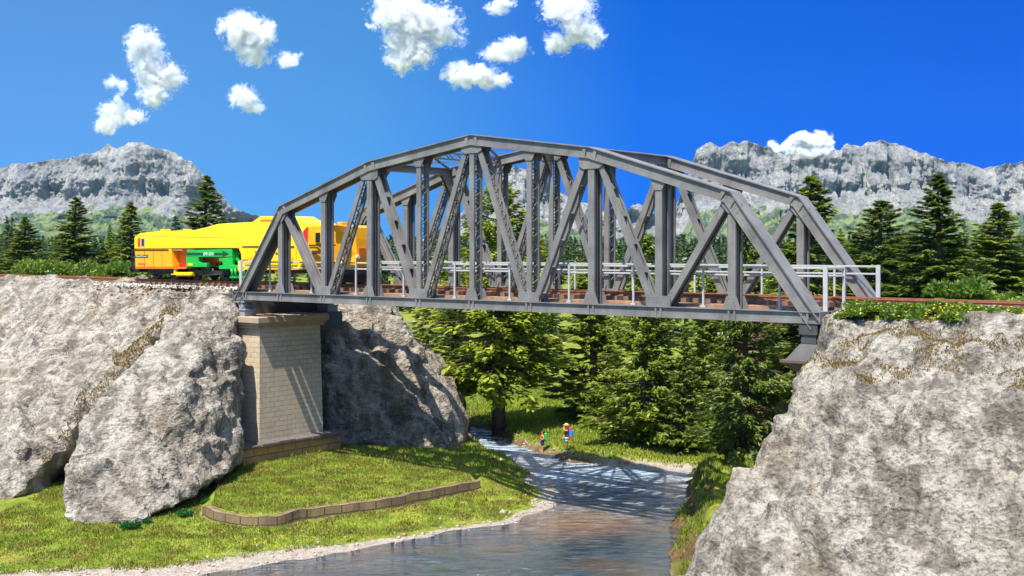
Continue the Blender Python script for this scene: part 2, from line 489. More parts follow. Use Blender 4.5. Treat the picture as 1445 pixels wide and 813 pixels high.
def vnoise(x, y, s, seed=0.0, octv=4):
    out = np.zeros(x.shape); f = out.ravel()
    xs, ys = (x / s).ravel(), (y / s).ravel()
    for i in range(f.size):
        f[i] = mnoise.fractal((xs[i], ys[i], seed), 1.0, 2.0, octv)
    return out
def terrain(x, y):
    u, v = to_uv(x, y)
    sd = poly_sd(x, y, RIVER)
    near = np.abs(x) + np.abs(y - 70) < 400
    n1 = vnoise(x, y, 9.0, 3.1); n2 = vnoise(x, y, 2.0, 8.2, 3)
    sd = sd + .55 * n2 * sstep(-4, 0, sd) * (y > 48) + .35 * n1
    right = sstep(2.0, 9.0, x - (80 - y) * .05) * sstep(74, 70, y)
    far = sstep(70, 78, y + .0 * x) * (1 - right)
    bank = .10 * np.clip(sd, 0, 1) + .40 * sstep(.8, 4.5, sd)
    bank_r = (1.35 + .5 * n2) * sstep(.05, 1.5, sd) + .25 * sstep(1.5, 6, sd)
    bank_f = .55 * sstep(.0, 1.2, sd) + .5 * sstep(1.0, 14, sd)
    h = np.where(sd < 0, -np.minimum(.9, -sd * .28) - .02, bank * (1 - right) * (1 - far) + bank_r * right + bank_f * far)
    h += np.where(sd > .3, 1, 0) * (n1 * .10 + n2 * .05) * sstep(.3, 2, sd)
    pd = poly_sd(x, y, PLAT)
    pl = 1.0 + .02 * sstep(-1, -9, pd) + n1 * .12 + n2 * .08
    m = sstep(-.12, -.48, pd)
    side = sstep(5.0, 0.0, pd) * sstep(-4.0, -1.5, x) * sstep(66, 69, y) * (sd > 0)
    h = h + (pl - h) * m
    h = np.where(m < .01, h + .02 * sstep(2.2, .2, pd) * (sd > 1) * sstep(-.5, -2, x), h)
    h = np.where(m < .01, h + side * .45 * sstep(0, 2, sd), h)
    # plateaus carrying the track
    ue = -1.6 + 4.0 * sstep(7, 14, v)
    lm = sstep(0, -2.5, u - ue) * sstep(1.3, 2.0, v) * (1 - .45 * sstep(9, 18, v)) * sstep(34, 17, v + .45 * np.clip(u + 30, 0, 99))
    rm = sstep(39.3, 41.0, u) * sstep(-1.9, -1.0, v) * (1 - .55 * sstep(9, 20, v)) * sstep(120, 40, v)
    pm = np.maximum(lm, rm)
    h = h + (11.22 + n2 * .08 - h) * pm
    h += 8.5 * sstep(15, 25, x - (y - 80) * .10) * sstep(62, 74, y) * (1 - pm) * sstep(190, 120, y)
    h += 9.5 * sstep(-17, -27, x + (y - 95) * .10) * sstep(93, 101, y) * (1 - pm) * sstep(200, 130, y)
    # land beyond slowly rising towards the mountains
    dist = np.sqrt(x * x + y * y)
    h += sstep(180, 900, dist) * 4 + sstep(700, 3000, dist) * 10
    h += np.where(dist > 120, n1 * .6, 0)
    return h, sd, pm, pd
def axis(lo, hi, step, ends):
    core = np.arange(lo, hi + step * .5, step)
    out = []; x = hi; s = step
    while x < ends[1]:
        s *= 1.22; x += s; out.append(x)
    lw = []; x = lo; s = step
    while x > ends[0]:
        s *= 1.22; x -= s; lw.append(x)
    return np.concatenate([np.array(lw[::-1]), core, np.array(out)])
def build_ground():
    xs = axis(-36, 32, .36, (-6000, 6000)); ys = axis(44, 100, .36, (-400, 9000))
    X, Y = np.meshgrid(xs, ys)
    H, sd, pm, pd = terrain(X, Y)
    nx, ny = len(xs), len(ys)
    V = np.stack([X, Y, H], -1).reshape(-1, 3)
    i = np.arange(nx - 1)[None, :] + np.arange(ny - 1)[:, None] * nx
    F = np.stack([i, i + 1, i + 1 + nx, i + nx], -1).reshape(-1, 4)
    me = np_mesh("ground", V, F, True)
    ca = me.color_attributes.new("zone", 'FLOAT_COLOR', 'POINT')
    gx = np.gradient(H, axis=1) / np.gradient(X, axis=1); gy = np.gradient(H, axis=0) / np.gradient(Y, axis=0)
    slope = np.sqrt(gx * gx + gy * gy)
    right = sstep(2.0, 9.0, X - (80 - Y) * .05) * sstep(74, 70, Y)
    far = sstep(74, 79, Y)
    wid = .75 + .8 * sstep(-3, 3, X) + 2.2 * sstep(-4, -11, X)
    sand = np.where(sd < 0, .75, 1 - sstep(.25, wid, sd)) * (1 - right)
    sand *= 1 - .35 * far
    dirt = np.maximum(sstep(.6, 1.1, slope) * (sd > -.2), right * (1 - sstep(.9, 2.0, sd)))
    dirt = np.maximum(dirt, far * (1 - sstep(.2, 1.2, np.abs(sd - .2))) * .62)
    dirt = np.where((pd < .1) & (pd > -.5) & (pm < .1), .35, dirt)
    dirt = np.maximum(dirt, np.where((pm > .3) & (X < 0), .5, 0)); dirt = np.where((pm > .02) & (X > 0), .35, dirt)
    c = np.stack([sand, dirt, slope * 0, np.ones_like(sand)], -1).astype(np.float32)
    ca.data.foreach_set("color", c.ravel())
    o = link_mesh("ground", me, M["ground"]); tag(o, kind="structure")
    return o
build_ground()
def hz(x, y):
    return float(terrain(np.array([[x]]), np.array([[y]]))[0][0, 0])
def hzs(pts):
    a = np.asarray(pts, float)
    return terrain(a[:, :1], a[:, 1:2])[0][:, 0]

def build_water():
    bm = bmesh.new()
    for y0, y1 in ((5, 100),):
        pass
    xs = np.linspace(-62, 14, 40); ys = np.linspace(5, 99, 40)
    V = []; F = []
    X, Y = np.meshgrid(xs, ys)
    V = np.stack([X, Y, np.zeros_like(X)], -1).reshape(-1, 3)
    sd = poly_sd(X, Y, RIVER)
    nx = len(xs)
    i = np.arange(nx - 1)[None, :] + np.arange(len(ys) - 1)[:, None] * nx
    F = np.stack([i, i + 1, i + 1 + nx, i + nx], -1).reshape(-1, 4)
    keep = sd.ravel()[F].min(axis=1) < 3.5
    me = np_mesh("river_water", V, F[keep])
    o = link_mesh("river_water", me, M["water"]); tag(o, kind="structure")
    bm.free()
build_water()

# ------------------------------------------------------------------ rocks
def remesh(me, vox):
    o = bpy.data.objects.new("tmp", me); COL.objects.link(o)
    md = o.modifiers.new("r", 'REMESH'); md.mode = 'VOXEL'; md.voxel_size = vox
    dg = bpy.context.evaluated_depsgraph_get()
    out = bpy.data.meshes.new_from_object(o.evaluated_get(dg))
    bpy.data.objects.remove(o); bpy.data.meshes.remove(me)
    return out
def rock(name, hulls, vox, seed, mat, amp=(.45, .26, .10), sizes=(6.0, 2.4, .6), strata=None):
    bm = bmesh.new()
    for pts in hulls:
        vs = [bm.verts.new(p) for p in pts]
        bm.verts.ensure_lookup_table()
        r = bmesh.ops.convex_hull(bm, input=vs)
        dead = [e for e in r["geom_interior"] if isinstance(e, bmesh.types.BMVert)]
        bmesh.ops.delete(bm, geom=dead, context='VERTS')
    bmesh.ops.recalc_face_normals(bm, faces=bm.faces)
    me = bpy.data.meshes.new(name); bm.to_mesh(me); bm.free()
    me = remesh(me, vox)
    n = len(me.vertices)
    co = np.empty(n * 3, np.float32); me.vertices.foreach_get("co", co); co = co.reshape(-1, 3)
    ed = np.empty(len(me.edges) * 2, np.int32); me.edges.foreach_get("vertices", ed); ed = ed.reshape(-1, 2)
    for _ in range(3):                                     # round the hull's edges
        acc = np.zeros_like(co); cnt = np.zeros((n, 1), np.float32)
        np.add.at(acc, ed[:, 0], co[ed[:, 1]]); np.add.at(acc, ed[:, 1], co[ed[:, 0]])
        np.add.at(cnt, ed[:, 0], 1); np.add.at(cnt, ed[:, 1], 1)
        co = co * .5 + acc / np.maximum(cnt, 1) * .5
    me.vertices.foreach_set("co", co.ravel()); me.update()
    no = np.empty(n * 3, np.float32); me.vertices.foreach_get("normal", no); no = no.reshape(-1, 3)
    off = Vector((seed * 13.7, seed * 7.1, seed * 3.3))
    ax = Vector(strata).normalized() if strata else None
    dsp = np.empty(n, np.float32)
    def facet(q, s):
        """Tilted plates, one per cell: broken rock faces with steps between them."""
        w = q / s + mnoise.noise_vector(q / s * .9) * .35 + mnoise.noise_vector(q / s * 2.7) * .12
        dd, pp = mnoise.voronoi(w)
        c = pp[0]
        hx = mnoise.cell_vector(c * 7.3 + Vector((.5, .5, .5)))
        return (w - c).dot(hx) * s
    for i in range(n):
        p = Vector(co[i]) + off
        q = p
        if ax is not None:                                 # tilted bedding
            q = p + ax * (p.dot(ax)) * .9
        d = amp[0] * fbm(q / sizes[0], .9, 2.0, 4)
        d += amp[1] * facet(q, sizes[1]) + amp[1] * .7 * facet(q, sizes[1] * .36)
        d += amp[2] * fbm(p / sizes[2], .7, 2.0, 4)
        dsp[i] = d
    acc = np.zeros(n, np.float32); cnt = np.zeros(n, np.float32)      # wear the sharpest steps a little
    np.add.at(acc, ed[:, 0], dsp[ed[:, 1]]); np.add.at(acc, ed[:, 1], dsp[ed[:, 0]])
    np.add.at(cnt, ed[:, 0], 1); np.add.at(cnt, ed[:, 1], 1)
    dsp = dsp * .4 + acc / np.maximum(cnt, 1) * .6
    co = co + no * dsp[:, None]
    me.vertices.foreach_set("co", co.ravel())
    base = co.min(axis=0); ctr = co.mean(axis=0)
    o0 = Vector((float(ctr[0]), float(ctr[1]), float(base[2])))
    me.vertices.foreach_set("co", (co - np.array(o0, np.float32)).ravel())
    me.polygons.foreach_set("use_smooth", np.zeros(len(me.polygons), bool))      # broken faces keep their edges
    me.update()
    me.materials.clear()
    o = link_mesh(name, me, mat); o.location = o0
    return o
def P(*a): return [at(*p) for p in a]
boulder = rock("rock_outcrop", [P((88, 700, 60.5), (92, 735, 59.3), (128, 744, 58.8), (185, 740, 58.5), (240, 722, 60.5), (292, 690, 63.5), (334, 652, 68), (338, 590, 71),
      (322, 408, 76.2), (292, 411, 77), (272, 420, 76), (230, 472, 71.5), (182, 520, 67.5), (140, 575, 64.5), (100, 640, 61.8), (337, 430, 75.8),
      (318, 407, 83), (150, 600, 78), (110, 700, 74), (338, 640, 78), (250, 560, 65.0), (300, 640, 66))],
      .22, 1, M["rock"], (.35, .25, .10), (6.0, 2.3, .6), strata=(.5, -.2, .6))
tag(boulder, "tall pale grey limestone boulder leaning against the brick bridge pier", "rock")
cliff = rock("rock_cliff", [P((284, 397, 85), (270, 425, 82), (228, 472, 81), (165, 520, 78.5), (125, 575, 76), (70, 660, 71), (0, 735, 63), (-90, 745, 60.5),
      (-90, 394, 95), (0, 394, 93), (109, 395, 90), (200, 396, 86.8), (-90, 396, 108), (0, 398, 104), (200, 400, 92), (284, 405, 87), (200, 700, 90), (-90, 700, 85)),
      P((225, 411, 84), (290, 410, 81.5), (326, 409, 79), (332, 425, 79), (326, 470, 79), (270, 450, 82), (230, 440, 83), (326, 411, 81), (285, 412, 84), (225, 413, 86))],
      .26, 2, M["rock"], strata=(.6, -.2, .5))
tag(cliff, "grey limestone cliff carrying the railway track behind the leaning boulder", "rock")
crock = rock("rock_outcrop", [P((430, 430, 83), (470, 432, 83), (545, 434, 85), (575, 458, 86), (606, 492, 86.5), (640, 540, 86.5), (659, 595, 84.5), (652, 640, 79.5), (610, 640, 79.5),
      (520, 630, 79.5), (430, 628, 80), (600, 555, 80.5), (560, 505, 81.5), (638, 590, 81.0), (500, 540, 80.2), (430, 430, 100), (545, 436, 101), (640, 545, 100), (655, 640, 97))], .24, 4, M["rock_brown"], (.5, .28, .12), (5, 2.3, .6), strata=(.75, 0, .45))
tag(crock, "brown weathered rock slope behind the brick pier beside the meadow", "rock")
rrock = rock("rock_outcrop", [P((1174, 456, 49.6), (1196, 452, 50.5), (1160, 492, 49), (1128, 535, 48.2), (1092, 598, 47.3), (1052, 668, 46.5), (1012, 742, 45.6), (966, 815, 45), (925, 880, 44.5),
      (1240, 478, 46.8), (1340, 482, 45), (1480, 490, 43), (1300, 600, 42.5), (1480, 600, 40.5), (1200, 700, 42), (1480, 950, 35.5), (1200, 950, 38.5), (1040, 920, 41.5),
      (1200, 480, 56), (1480, 480, 56), (1150, 700, 55), (1080, 820, 54)),
      P((1176, 446, 50.4), (1240, 444, 48.2), (1300, 445, 47.0), (1404, 447, 45.2), (1480, 448, 44.0), (1185, 500, 48.9), (1300, 500, 45.8), (1480, 500, 42.8), (1185, 452, 55), (1480, 460, 55), (1200, 520, 57), (1480, 520, 57))],
      .21, 5, M["rock"], (.45, .19, .10), (6, 2.6, .6), strata=(.3, -.2, .5))
tag(rrock, "massive grey limestone rock under the end of the bridge at right", "rock")

# ------------------------------------------------------------------ mountains
def mountain(name, crest, Y0, back, seed, foot=360, amp=1.0, step=1.15):
    px = np.array([c[0] for c in crest], float); py = np.array([c[1] for c in crest], float)
    xs = np.arange(px[0], px[-1], step)
    yc = np.interp(xs, px, py)
    rows = 118
    V = []
    base_z = 20.0
    for i, x in enumerate(xs):
        jag = 3.2 * fbm(Vector((x / 14.0, seed, 0)), .8, 2, 5) * amp
        ztop = CAMZ + (350 - (yc[i] + jag)) / FP * Y0
        X0 = (x - 722.5) / FP * Y0
        Ht = max(8.0, ztop - base_z)
        for j in range(rows + 6):
            if j < rows:
                t = j / (rows - 1)
                s = t ** .9
                z = ztop - Ht * s
                # cliff bands above, scree below
                fwd = Ht * (.42 * s + 1.15 * max(0, s - .45) ** 1.15 * 1.6)
                q = Vector((X0 / 90.0, z / 60.0, seed * 5.3))
                rid = mnoise.ridged_multi_fractal(Vector((X0 / 78.0, z / 330.0, seed)), .85, 2.1, 7, 1.0, 2.0) - 1.0
                bump = (40 * rid + 18 * fbm(q, .75, 2.1, 6)) * min(1.0, .18 + s * 2.2)
                crag = 7.0 * (mnoise.ridged_multi_fractal(Vector((X0 / 24.0, z / 52.0, seed + 2)), .8, 2.1, 5, 1.0, 2.0) - 1.0) * min(1.0, .25 + s * 3)
                ledge = 4 * math.sin(z / 9.0 + 3 * fbm(Vector((X0 / 120.0, z / 120.0, 7 + seed)), 1, 2, 3)) * (s < .75)
                V.append((X0 * (1 - .00005 * fwd), Y0 - fwd + bump * 1.3 + ledge + crag * 1.6, z + (bump * .06 if j else 0)))
            else:
                k = j - rows + 1
                V.append((X0, Y0 + back * k / 6, base_z + Ht * (1 - (k / 6) ** .8) - (5 if k == 6 else 0)))
    nr = rows + 6
    # column order: back foot -> crest -> front foot
    V = np.array(V).reshape(len(xs), nr, 3)
    V = np.concatenate([V[:, :rows - 1 - (rows - 1):-1] if False else V[:, rows:][:, ::-1], V[:, :rows]], axis=1)
    n0, n1 = V.shape[:2]
    i = (np.arange(n0 - 1)[:, None] * n1 + np.arange(n1 - 1)[None, :])
    F = np.stack([i, i + 1, i + 1 + n1, i + n1], -1).reshape(-1, 4)
    me = np_mesh(name, V.reshape(-1, 3), F, True)
    veg = np.zeros((n0, n1))
    rowf = np.concatenate([np.zeros(6), np.linspace(0, 1, rows)])
    veg[:] = sstep(.34, .85, rowf)[None, :] * .90
    a = me.attributes.new("veg", 'FLOAT', 'POINT'); a.data.foreach_set("value", veg.astype(np.float32).ravel())
    o = link_mesh(name, me, M["mountain"]); tag(o, kind="structure")
    return o
mountain("mountain", [(-160, 300), (-90, 262), (-40, 240), (20, 232), (70, 226), (109, 222), (118, 216), (132, 217), (145, 208), (152, 204), (165, 211), (180, 203), (200, 202), (215, 207),
      (235, 208), (250, 218), (270, 228), (285, 245), (300, 262), (320, 285), (345, 300), (362, 304), (400, 330), (440, 350), (480, 358)], 2600, 500, 1.3)
mountain("mountain", [(520, 362), (545, 350), (600, 334), (630, 318), (659, 294), (680, 275), (692, 262), (708, 247), (718, 239), (730, 235), (752, 241), (775, 258), (807, 280), (832, 287), (855, 302), (873, 312),
      (889, 294), (900, 289), (912, 294), (935, 305), (980, 330), (1040, 352)], 2750, 500, 4.6)
mountain("mountain", [(930, 330), (955, 290), (968, 255), (980, 220), (984, 211), (991, 205), (1003, 201), (1012, 205), (1020, 207), (1030, 202), (1050, 199), (1063, 202), (1083, 207), (1100, 215), (1130, 220),
      (1146, 224), (1160, 217), (1177, 211), (1185, 213), (1190, 207), (1198, 201), (1207, 204), (1215, 206), (1225, 200), (1245, 198), (1262, 203), (1275, 205), (1290, 212), (1310, 219), (1336, 226),
      (1390, 236), (1450, 228), (1500, 250), (1600, 300)], 2600, 500, 8.2)

# ------------------------------------------------------------------ bridge
def build_bridge():
    base = Vector((0, 0, 9.75))
    root = empty("truss_bridge", W(0, 0, 9.75), ANG)
    tag(root, "grey riveted steel truss railway bridge with curved top spanning the river", "bridge")
    ms = M["steel"]
    zt = {0: CHT, 1: 16.53, 3: 18.90, 5: 19.97, 7: 18.90, 9: 16.53, 10: CHT}
    for k in (2, 4, 6, 8): zt[k] = (zt[k-1] + zt[k+1]) / 2
    path = [(-.42, 10.86), (PAN, zt[1]), (3*PAN, zt[3]), (5*PAN, zt[5]), (7*PAN, zt[7]), (9*PAN, zt[9]), (10*PAN + .42, 10.86)]
    def offset(d):
        out = []
        n = len(path)
        nr = []
        for i in range(n-1):
            t = Vector((path[i+1][0]-path[i][0], path[i+1][1]-path[i][1])).normalized()
            nr.append(Vector((t.y, -t.x)))
        for i in range(n):
            p = Vector(path[i])
            if i == 0: out.append(p + nr[0]*d)
            elif i == n-1: out.append(p + nr[-1]*d)
            else:
                m = (nr[i-1]+nr[i]).normalized(); out.append(p + m*(d/m.dot(nr[i])))
        return out
    def slab(mb, i0, i1, d0, d1, v0, v1):
        a, b = offset(d0), offset(d1)
        vs = []
        for i in range(i0, i1+1):
            vs += [(a[i].x, v0, a[i].y), (a[i].x, v1, a[i].y), (b[i].x, v1, b[i].y), (b[i].x, v0, b[i].y)]
        k = i1 - i0 + 1
        fs = [(0,1,2,3), (4*k-1, 4*k-2, 4*k-3, 4*k-4)]
        for i in range(k-1):
            for j in range(4):
                fs.append((4*i+j, 4*i+(j+1)%4, 4*i+4+(j+1)%4, 4*i+4+j))
        mb.add(vs, fs)
    def rivets_line(mb, A, B, nrm, sp=.17, r=.026):
        A, B, nrm = Vector(A), Vector(B), Vector(nrm).normalized()
        L = (B-A).length; t = (B-A)/L
        s = t.cross(nrm)
        k = max(1, int(L/sp))
        for i in range(k):
            c = A + t*(L*(i+.5)/k)
            mb.add([c+t*r, c+s*r, c-t*r, c-s*r, c+nrm*r*.8], [(0,1,4),(1,2,4),(2,3,4),(3,0,4)])
    def chord_section(mb, i0, i1, vo):
        slab(mb, i0, i1, 0, .05, vo-.47, vo+.47)
        for sgn in (-1, 1):
            def q(a, b): return (vo + sgn*a, vo + sgn*b)
            slab(mb, i0, i1, .05, .56, *q(.33, .37))
            slab(mb, i0, i1, .05, .08, *q(.37, .455))
            slab(mb, i0, i1, .08, .17, *q(.37, .395))
            slab(mb, i0, i1, .525, .56, *q(.37, .455))
            slab(mb, i0, i1, .43, .525, *q(.37, .395))
            for d in (.125, .48):
                o_ = offset(d)
                for i in range(i0, i1):
                    rivets_line(mb, (o_[i].x, vo+sgn*.395, o_[i].y), (o_[i+1].x, vo+sgn*.395, o_[i+1].y), (0, sgn, 0))
            o_ = offset(0)
            for i in range(i0, i1):
                t = (o_[i+1]-o_[i]).normalized()
                for w in (.13, .36):
                    rivets_line(mb, (o_[i].x, vo+sgn*w, o_[i].y), (o_[i+1].x, vo+sgn*w, o_[i+1].y), (-t.y, 0, t.x), .22)
    def member(Pn, Qn, vo, w, dep, style, kind, parent):
        """Two flange plates in the truss plane joined by web, lacing or battens."""
        mb = MB(); Pn, Qn = Vector((Pn[0], vo, Pn[1])), Vector((Qn[0], vo, Qn[1]))
        a = (Qn-Pn).normalized(); n = Vector((0,1,0)); b = a.cross(n)
        L = (Qn-Pn).length
        for sg in (-1, 1):
            mb.obox(Pn+n*sg*dep, Qn+n*sg*dep, b, w, n, .028)
            ea = .024 if style == "laced" else .045
            for sb in (-1, 1):      # edge angles
                mb.obox(Pn+n*sg*(dep-.03-ea)+b*sb*(w-.02), Qn+n*sg*(dep-.03-ea)+b*sb*(w-.02), b, .018, n, ea)
            for sb in (-1, 1):
                rivets_line(mb, Pn+n*sg*(dep+.028)+b*sb*w*.6, Qn+n*sg*(dep+.028)+b*sb*w*.6, n*sg, .26, .022)
        if style == "solid":
            mb.obox(Pn, Qn, b, .03, n, dep-.03)
            mb.obox(Pn, Qn, b, w-.045, n, .025)
        o = mb.build(kind, ms, parent, base)
        lc = MB()
        if style == "laced":
            k = max(2, int(L/.72)); 
            for sb in (-1, 1):
                for i in range(k):
                    p0 = Pn + a*(L*i/k); p1 = Pn + a*(L*(i+.5)/k); p2 = Pn + a*(L*(i+1)/k)
                    bb = b*sb*(w-.05)
                    lc.obox(p0-n*(dep-.05)+bb, p1+n*(dep-.05)+bb, b, .014, (p1-p0).cross(b), .034)
                    lc.obox(p1+n*(dep-.05)+bb*.94, p2-n*(dep-.05)+bb*.94, b, .014, (p2-p1).cross(b), .034)
            lc.build("lacing", ms, o, base)
        elif style == "batten":
            k = max(2, int(L/1.3))
            for i in range(k+1):
                p0 = Pn + a*(.15+(L-.5)*i/k)
                lc = MB(); lc.obox(p0+n*0, p0+a*.28, b, w-.05, n, dep-.04)
                lc.build("batten_plate", ms, o, base)
        return o
    ztc = lambda k: zt[k] - .32          # centre of the chord
    for side, vo in ((0, 0.0), (1, TRW)):
        mb = MB(); chord_section(mb, 1, 5, vo)
        mb.build("top_chord", ms, root, base)
        for i0, i1 in ((0, 1), (5, 6)):
            mb = MB(); chord_section(mb, i0, i1, vo); mb.build("end_post", ms, root, base)
        # splice plates over the knees
        mb = MB()
        o0, o1 = offset(.085), offset(.52)
        for i in range(1, 6):
            for sg in (-1, 1):
                for s2 in (-1, 1):
                    j = i + s2
                    ta = (o0[j]-o0[i]).normalized()
                    A0, A1 = o0[i]+ta*.22, o1[i]+ta*.22
                    B0, B1 = o0[i]+ta*.42, o1[i]+ta*.42
                    vv = vo + sg*.398
                    mb = MB()
                    mb.add([(A0.x,vv,A0.y),(B0.x,vv,B0.y),(B1.x,vv,B1.y),(A1.x,vv,A1.y),
                            (A0.x,vv+sg*.03,A0.y),(B0.x,vv+sg*.03,B0.y),(B1.x,vv+sg*.03,B1.y),(A1.x,vv+sg*.03,A1.y)],
                           [(0,1,2,3),(4,5,6,7),(0,1,5,4),(1,2,6,5),(2,3,7,6),(3,0,4,7)])
                    mb.build("splice_plate", ms, root, base)
        # bottom chord
        mb = MB()
        u0, u1 = -.55, 10*PAN+.40
        for sg in (-1, 1):
            def bx(a0, a1, z0, z1): mb.box((u0, vo+sg*a0, z0), (u1, vo+sg*a1, z1))
            bx(.33, .37, CHB+.03, CHT-.03)
            bx(.22, .46, CHT-.03, CHT); bx(.22, .46, CHB, CHB+.03)
            bx(.37, .395, CHT-.13, CHT-.03); bx(.37, .395, CHB+.03, CHB+.13)
            for zz in (CHT-.08, CHB+.08):
                rivets_line(mb, (u0, vo+sg*.395, zz), (u1, vo+sg*.395, zz), (0, sg, 0), .17)
            for k in range(0, 11):
                for du in (-.16, .12):
                    uu = k*PAN + du + (.55 if k == 0 else (-.35 if k == 10 else 0))
                    mb.box((uu, vo+sg*.372, CHB+.032), (uu+.10, vo+sg*.435, CHT-.032))
        for uu in (u0, u1):
            mb.box((uu-.02, vo-.45, CHB+.002), (uu+.02, vo+.45, CHT-.002))
        mb.build("bottom_chord", ms, root, base)
        # verticals
        for k in range(1, 10):
            st = "laced" if k in (4, 5, 6) else "solid"
            member((k*PAN, CHT), (k*PAN, ztc(k)), vo, (.185 if k not in (4,5,6) else .155), .322, st, "vertical_post", root)
        # diagonals
        dg = [(2, 0, 1, 1, "solid", .16), (2, 0, 3, 1, "laced", .15), (4, 0, 3, 1, "batten", .17), (4, 0, 5, 1, "laced", .15)]
        for bl, _, tl, _, st, w in dg:
            for mir in (0, 1):
                kb, kt = (bl, tl) if not mir else (10-bl, 10-tl)
                sgn = 1 if kt > kb else -1
                st2 = st
                if mir and (bl, tl) == (2, 3): st2 = "batten"
                if mir and (bl, tl) == (4, 3): st2 = "batten"
                member((kb*PAN+sgn*.38, CHT+.06), (kt*PAN-sgn*.30, ztc(kt)-.1), vo, w, .292, st2, "diagonal", root)
        # gussets
        for k in range(1, 10):
            mb = MB(); u = k*PAN
            if k % 2 == 0:
                poly = [(-.66, CHT), (.66, CHT), (.66, CHT+.36), (.58, CHT+.50), (-.58, CHT+.50), (-.66, CHT+.36)]
            else:
                poly = [(-.46, CHT), (.46, CHT), (.24, CHT+.58), (-.24, CHT+.58)]
            for sg in (-1, 1):
                mb.prism(poly, lambda p: (u+p[0], vo+sg*.352, p[1]), lambda p: (u+p[0], vo+sg*.404, p[1]))
                zs = [CHT+.08, CHT+.20, CHT+.32] + ([CHT+.43] if k % 2 == 0 else [CHT+.5])
                for zz in zs:
                    hw = .55 if k % 2 == 0 else .40-(zz-CHT)*.36
                    rivets_line(mb, (u-hw, vo+sg*.404, zz), (u+hw, vo+sg*.404, zz), (0, sg, 0), .2, .03)
            mb.build("gusset_plate", ms, root, base)
            mb = MB()
            zb = zt[k] - .56
            sl = (zt[min(9, k+1)] - zt[max(1, k-1)]) / (2*PAN)
            if k in (1, 9): sl = 0.0
            if k % 2 == 0:
                poly = [(-.42, zb+.16-.42*sl), (.42, zb+.16+.42*sl), (.40, zb-.08), (.20, zb-.46), (-.20, zb-.46), (-.40, zb-.08)]
            elif k in (1, 9):
                s = 1 if k == 1 else -1
                poly = [(-.55*s, zb+.0), (.55*s, zb+.28), (.52*s, zb-.02), (.18*s, zb-.42), (-.30*s, zb-.42)]
                if s < 0: poly = poly[::-1]
            else:
                poly = [(-.70, zb+.16-.7*sl), (0, zb+.16), (.70, zb+.16+.7*sl), (.70, zb-.30), (.45, zb-.44), (-.45, zb-.44), (-.70, zb-.30)]
                if k in (3, 7): poly = [(p[0], p[1]-.06) for p in poly]
            for sg in (-1, 1):
                mb.prism(poly, lambda p: (u+p[0], vo+sg*.332+0*p[0], p[1]), lambda p: (u+p[0], vo+sg*.385, p[1]))
                for zz in (zb-.08, zb-.2, zb-.34):
                    rivets_line(mb, (u-.3, vo+sg*.385, zz), (u+.3, vo+sg*.385, zz), (0, sg, 0), .16, .03)
            mb.build("gusset_plate", ms, root, base)
        # bearings
        for ub in (.12, 10*PAN-.15):
            mb = MB()
            if ub < 5:
                mb.box((ub-.50, vo-.45, 9.75), (ub+.50, vo+.45, 10.12))
                mb.box((ub-.56, vo-.50, 10.12), (ub+.56, vo+.50, 10.19))
                mb.cyl((ub, vo-.36, 10.40), (ub, vo+.36, 10.40), .21, n=16)
                mb.box((ub-.40, vo-.42, 10.60), (ub+.40, vo+.42, CHB))
                mb.prism([(-.3, 10.19), (.3, 10.19), (.12, 10.40), (-.12, 10.40)], lambda p: (ub+p[0], vo-.3, p[1]), lambda p: (ub+p[0], vo+.3, p[1]))
                mb.build("bearing", M["bearing"], root, base)
            else:
                mb.box((ub-.42, vo-.42, 10.30), (ub+.42, vo+.42, CHB))
                mb.box((ub-.34, vo-.36, 9.92), (ub+.34, vo+.36, 10.30))
                mb.build("bearing", M["dark_steel"], root, base)
    # floor: cross beams, stringers
    for k in range(0, 11):
        mb = MB(); u = k*PAN
        mb.box((u-.16, .31, 10.84), (u+.16, TRW-.31, 10.87)); mb.box((u-.16, .31, 11.20), (u+.16, TRW-.31, 11.23))
        mb.box((u-.03, .31, 10.87), (u+.03, TRW-.31, 11.20))
        mb.build("cross_beam", ms, root, base)
        if k not in (0, 10):
            mb = MB()
            for vi, s in ((.30, 1), (TRW-.30, -1)):      # knee brackets at deck level
                mb.prism([(0, 11.23), (s*.62, 11.23), (0, 12.15)], lambda p: (u-.02, vi+p[0], p[1]), lambda p: (u+.02, vi+p[0], p[1]))
            mb.build("knee_bracket", ms, root, base)
    for vv in (TRW/2-.85, TRW/2+.85):
        mb = MB(); mb.box((-.5, vv-.14, 11.24), (10*PAN+.5, vv+.14, 11.36))
        mb.box((-.5, vv-.04, 10.9), (10*PAN+.5, vv+.04, 11.238))
        mb.build("stringer", ms, root, base)
    # timber walkways beside the track
    for vv in (1.02, TRW-1.02):
        for k in range(10):
            mb = MB()
            for j in range(3):
                mb.box((k*PAN+.12, vv-.42+j*.29, 11.26), (k*PAN+PAN-.12, vv-.42+j*.29+.26, 11.42))
            mb.build("walkway_plank", M["timber"], root, base)
    # top struts and bracing
    for k in (3, 5, 7):
        mb = MB(); u = k*PAN; z = zt[k]
        mb.box((u-.17, .31, z-.10), (u+.17, TRW-.31, z-.07)); mb.box((u-.17, .31, z-.50), (u+.17, TRW-.31, z-.47))
        mb.box((u-.03, .31, z-.47), (u+.03, TRW-.31, z-.10))
        for vi, s in ((.31, 1), (TRW-.31, -1)):
            mb.prism([(0, z-.52), (s*.95, z-.52), (s*.72, z-.75), (0, z-1.9)], lambda p: (u-.11, vi+p[0], p[1]), lambda p: (u-.08, vi+p[0], p[1]))
            mb.prism([(0, z-.52), (s*.95, z-.52), (s*.72, z-.75), (0, z-1.9)], lambda p: (u+.08, vi+p[0], p[1]), lambda p: (u+.11, vi+p[0], p[1]))
        mb.build("portal_strut", ms, root, base)
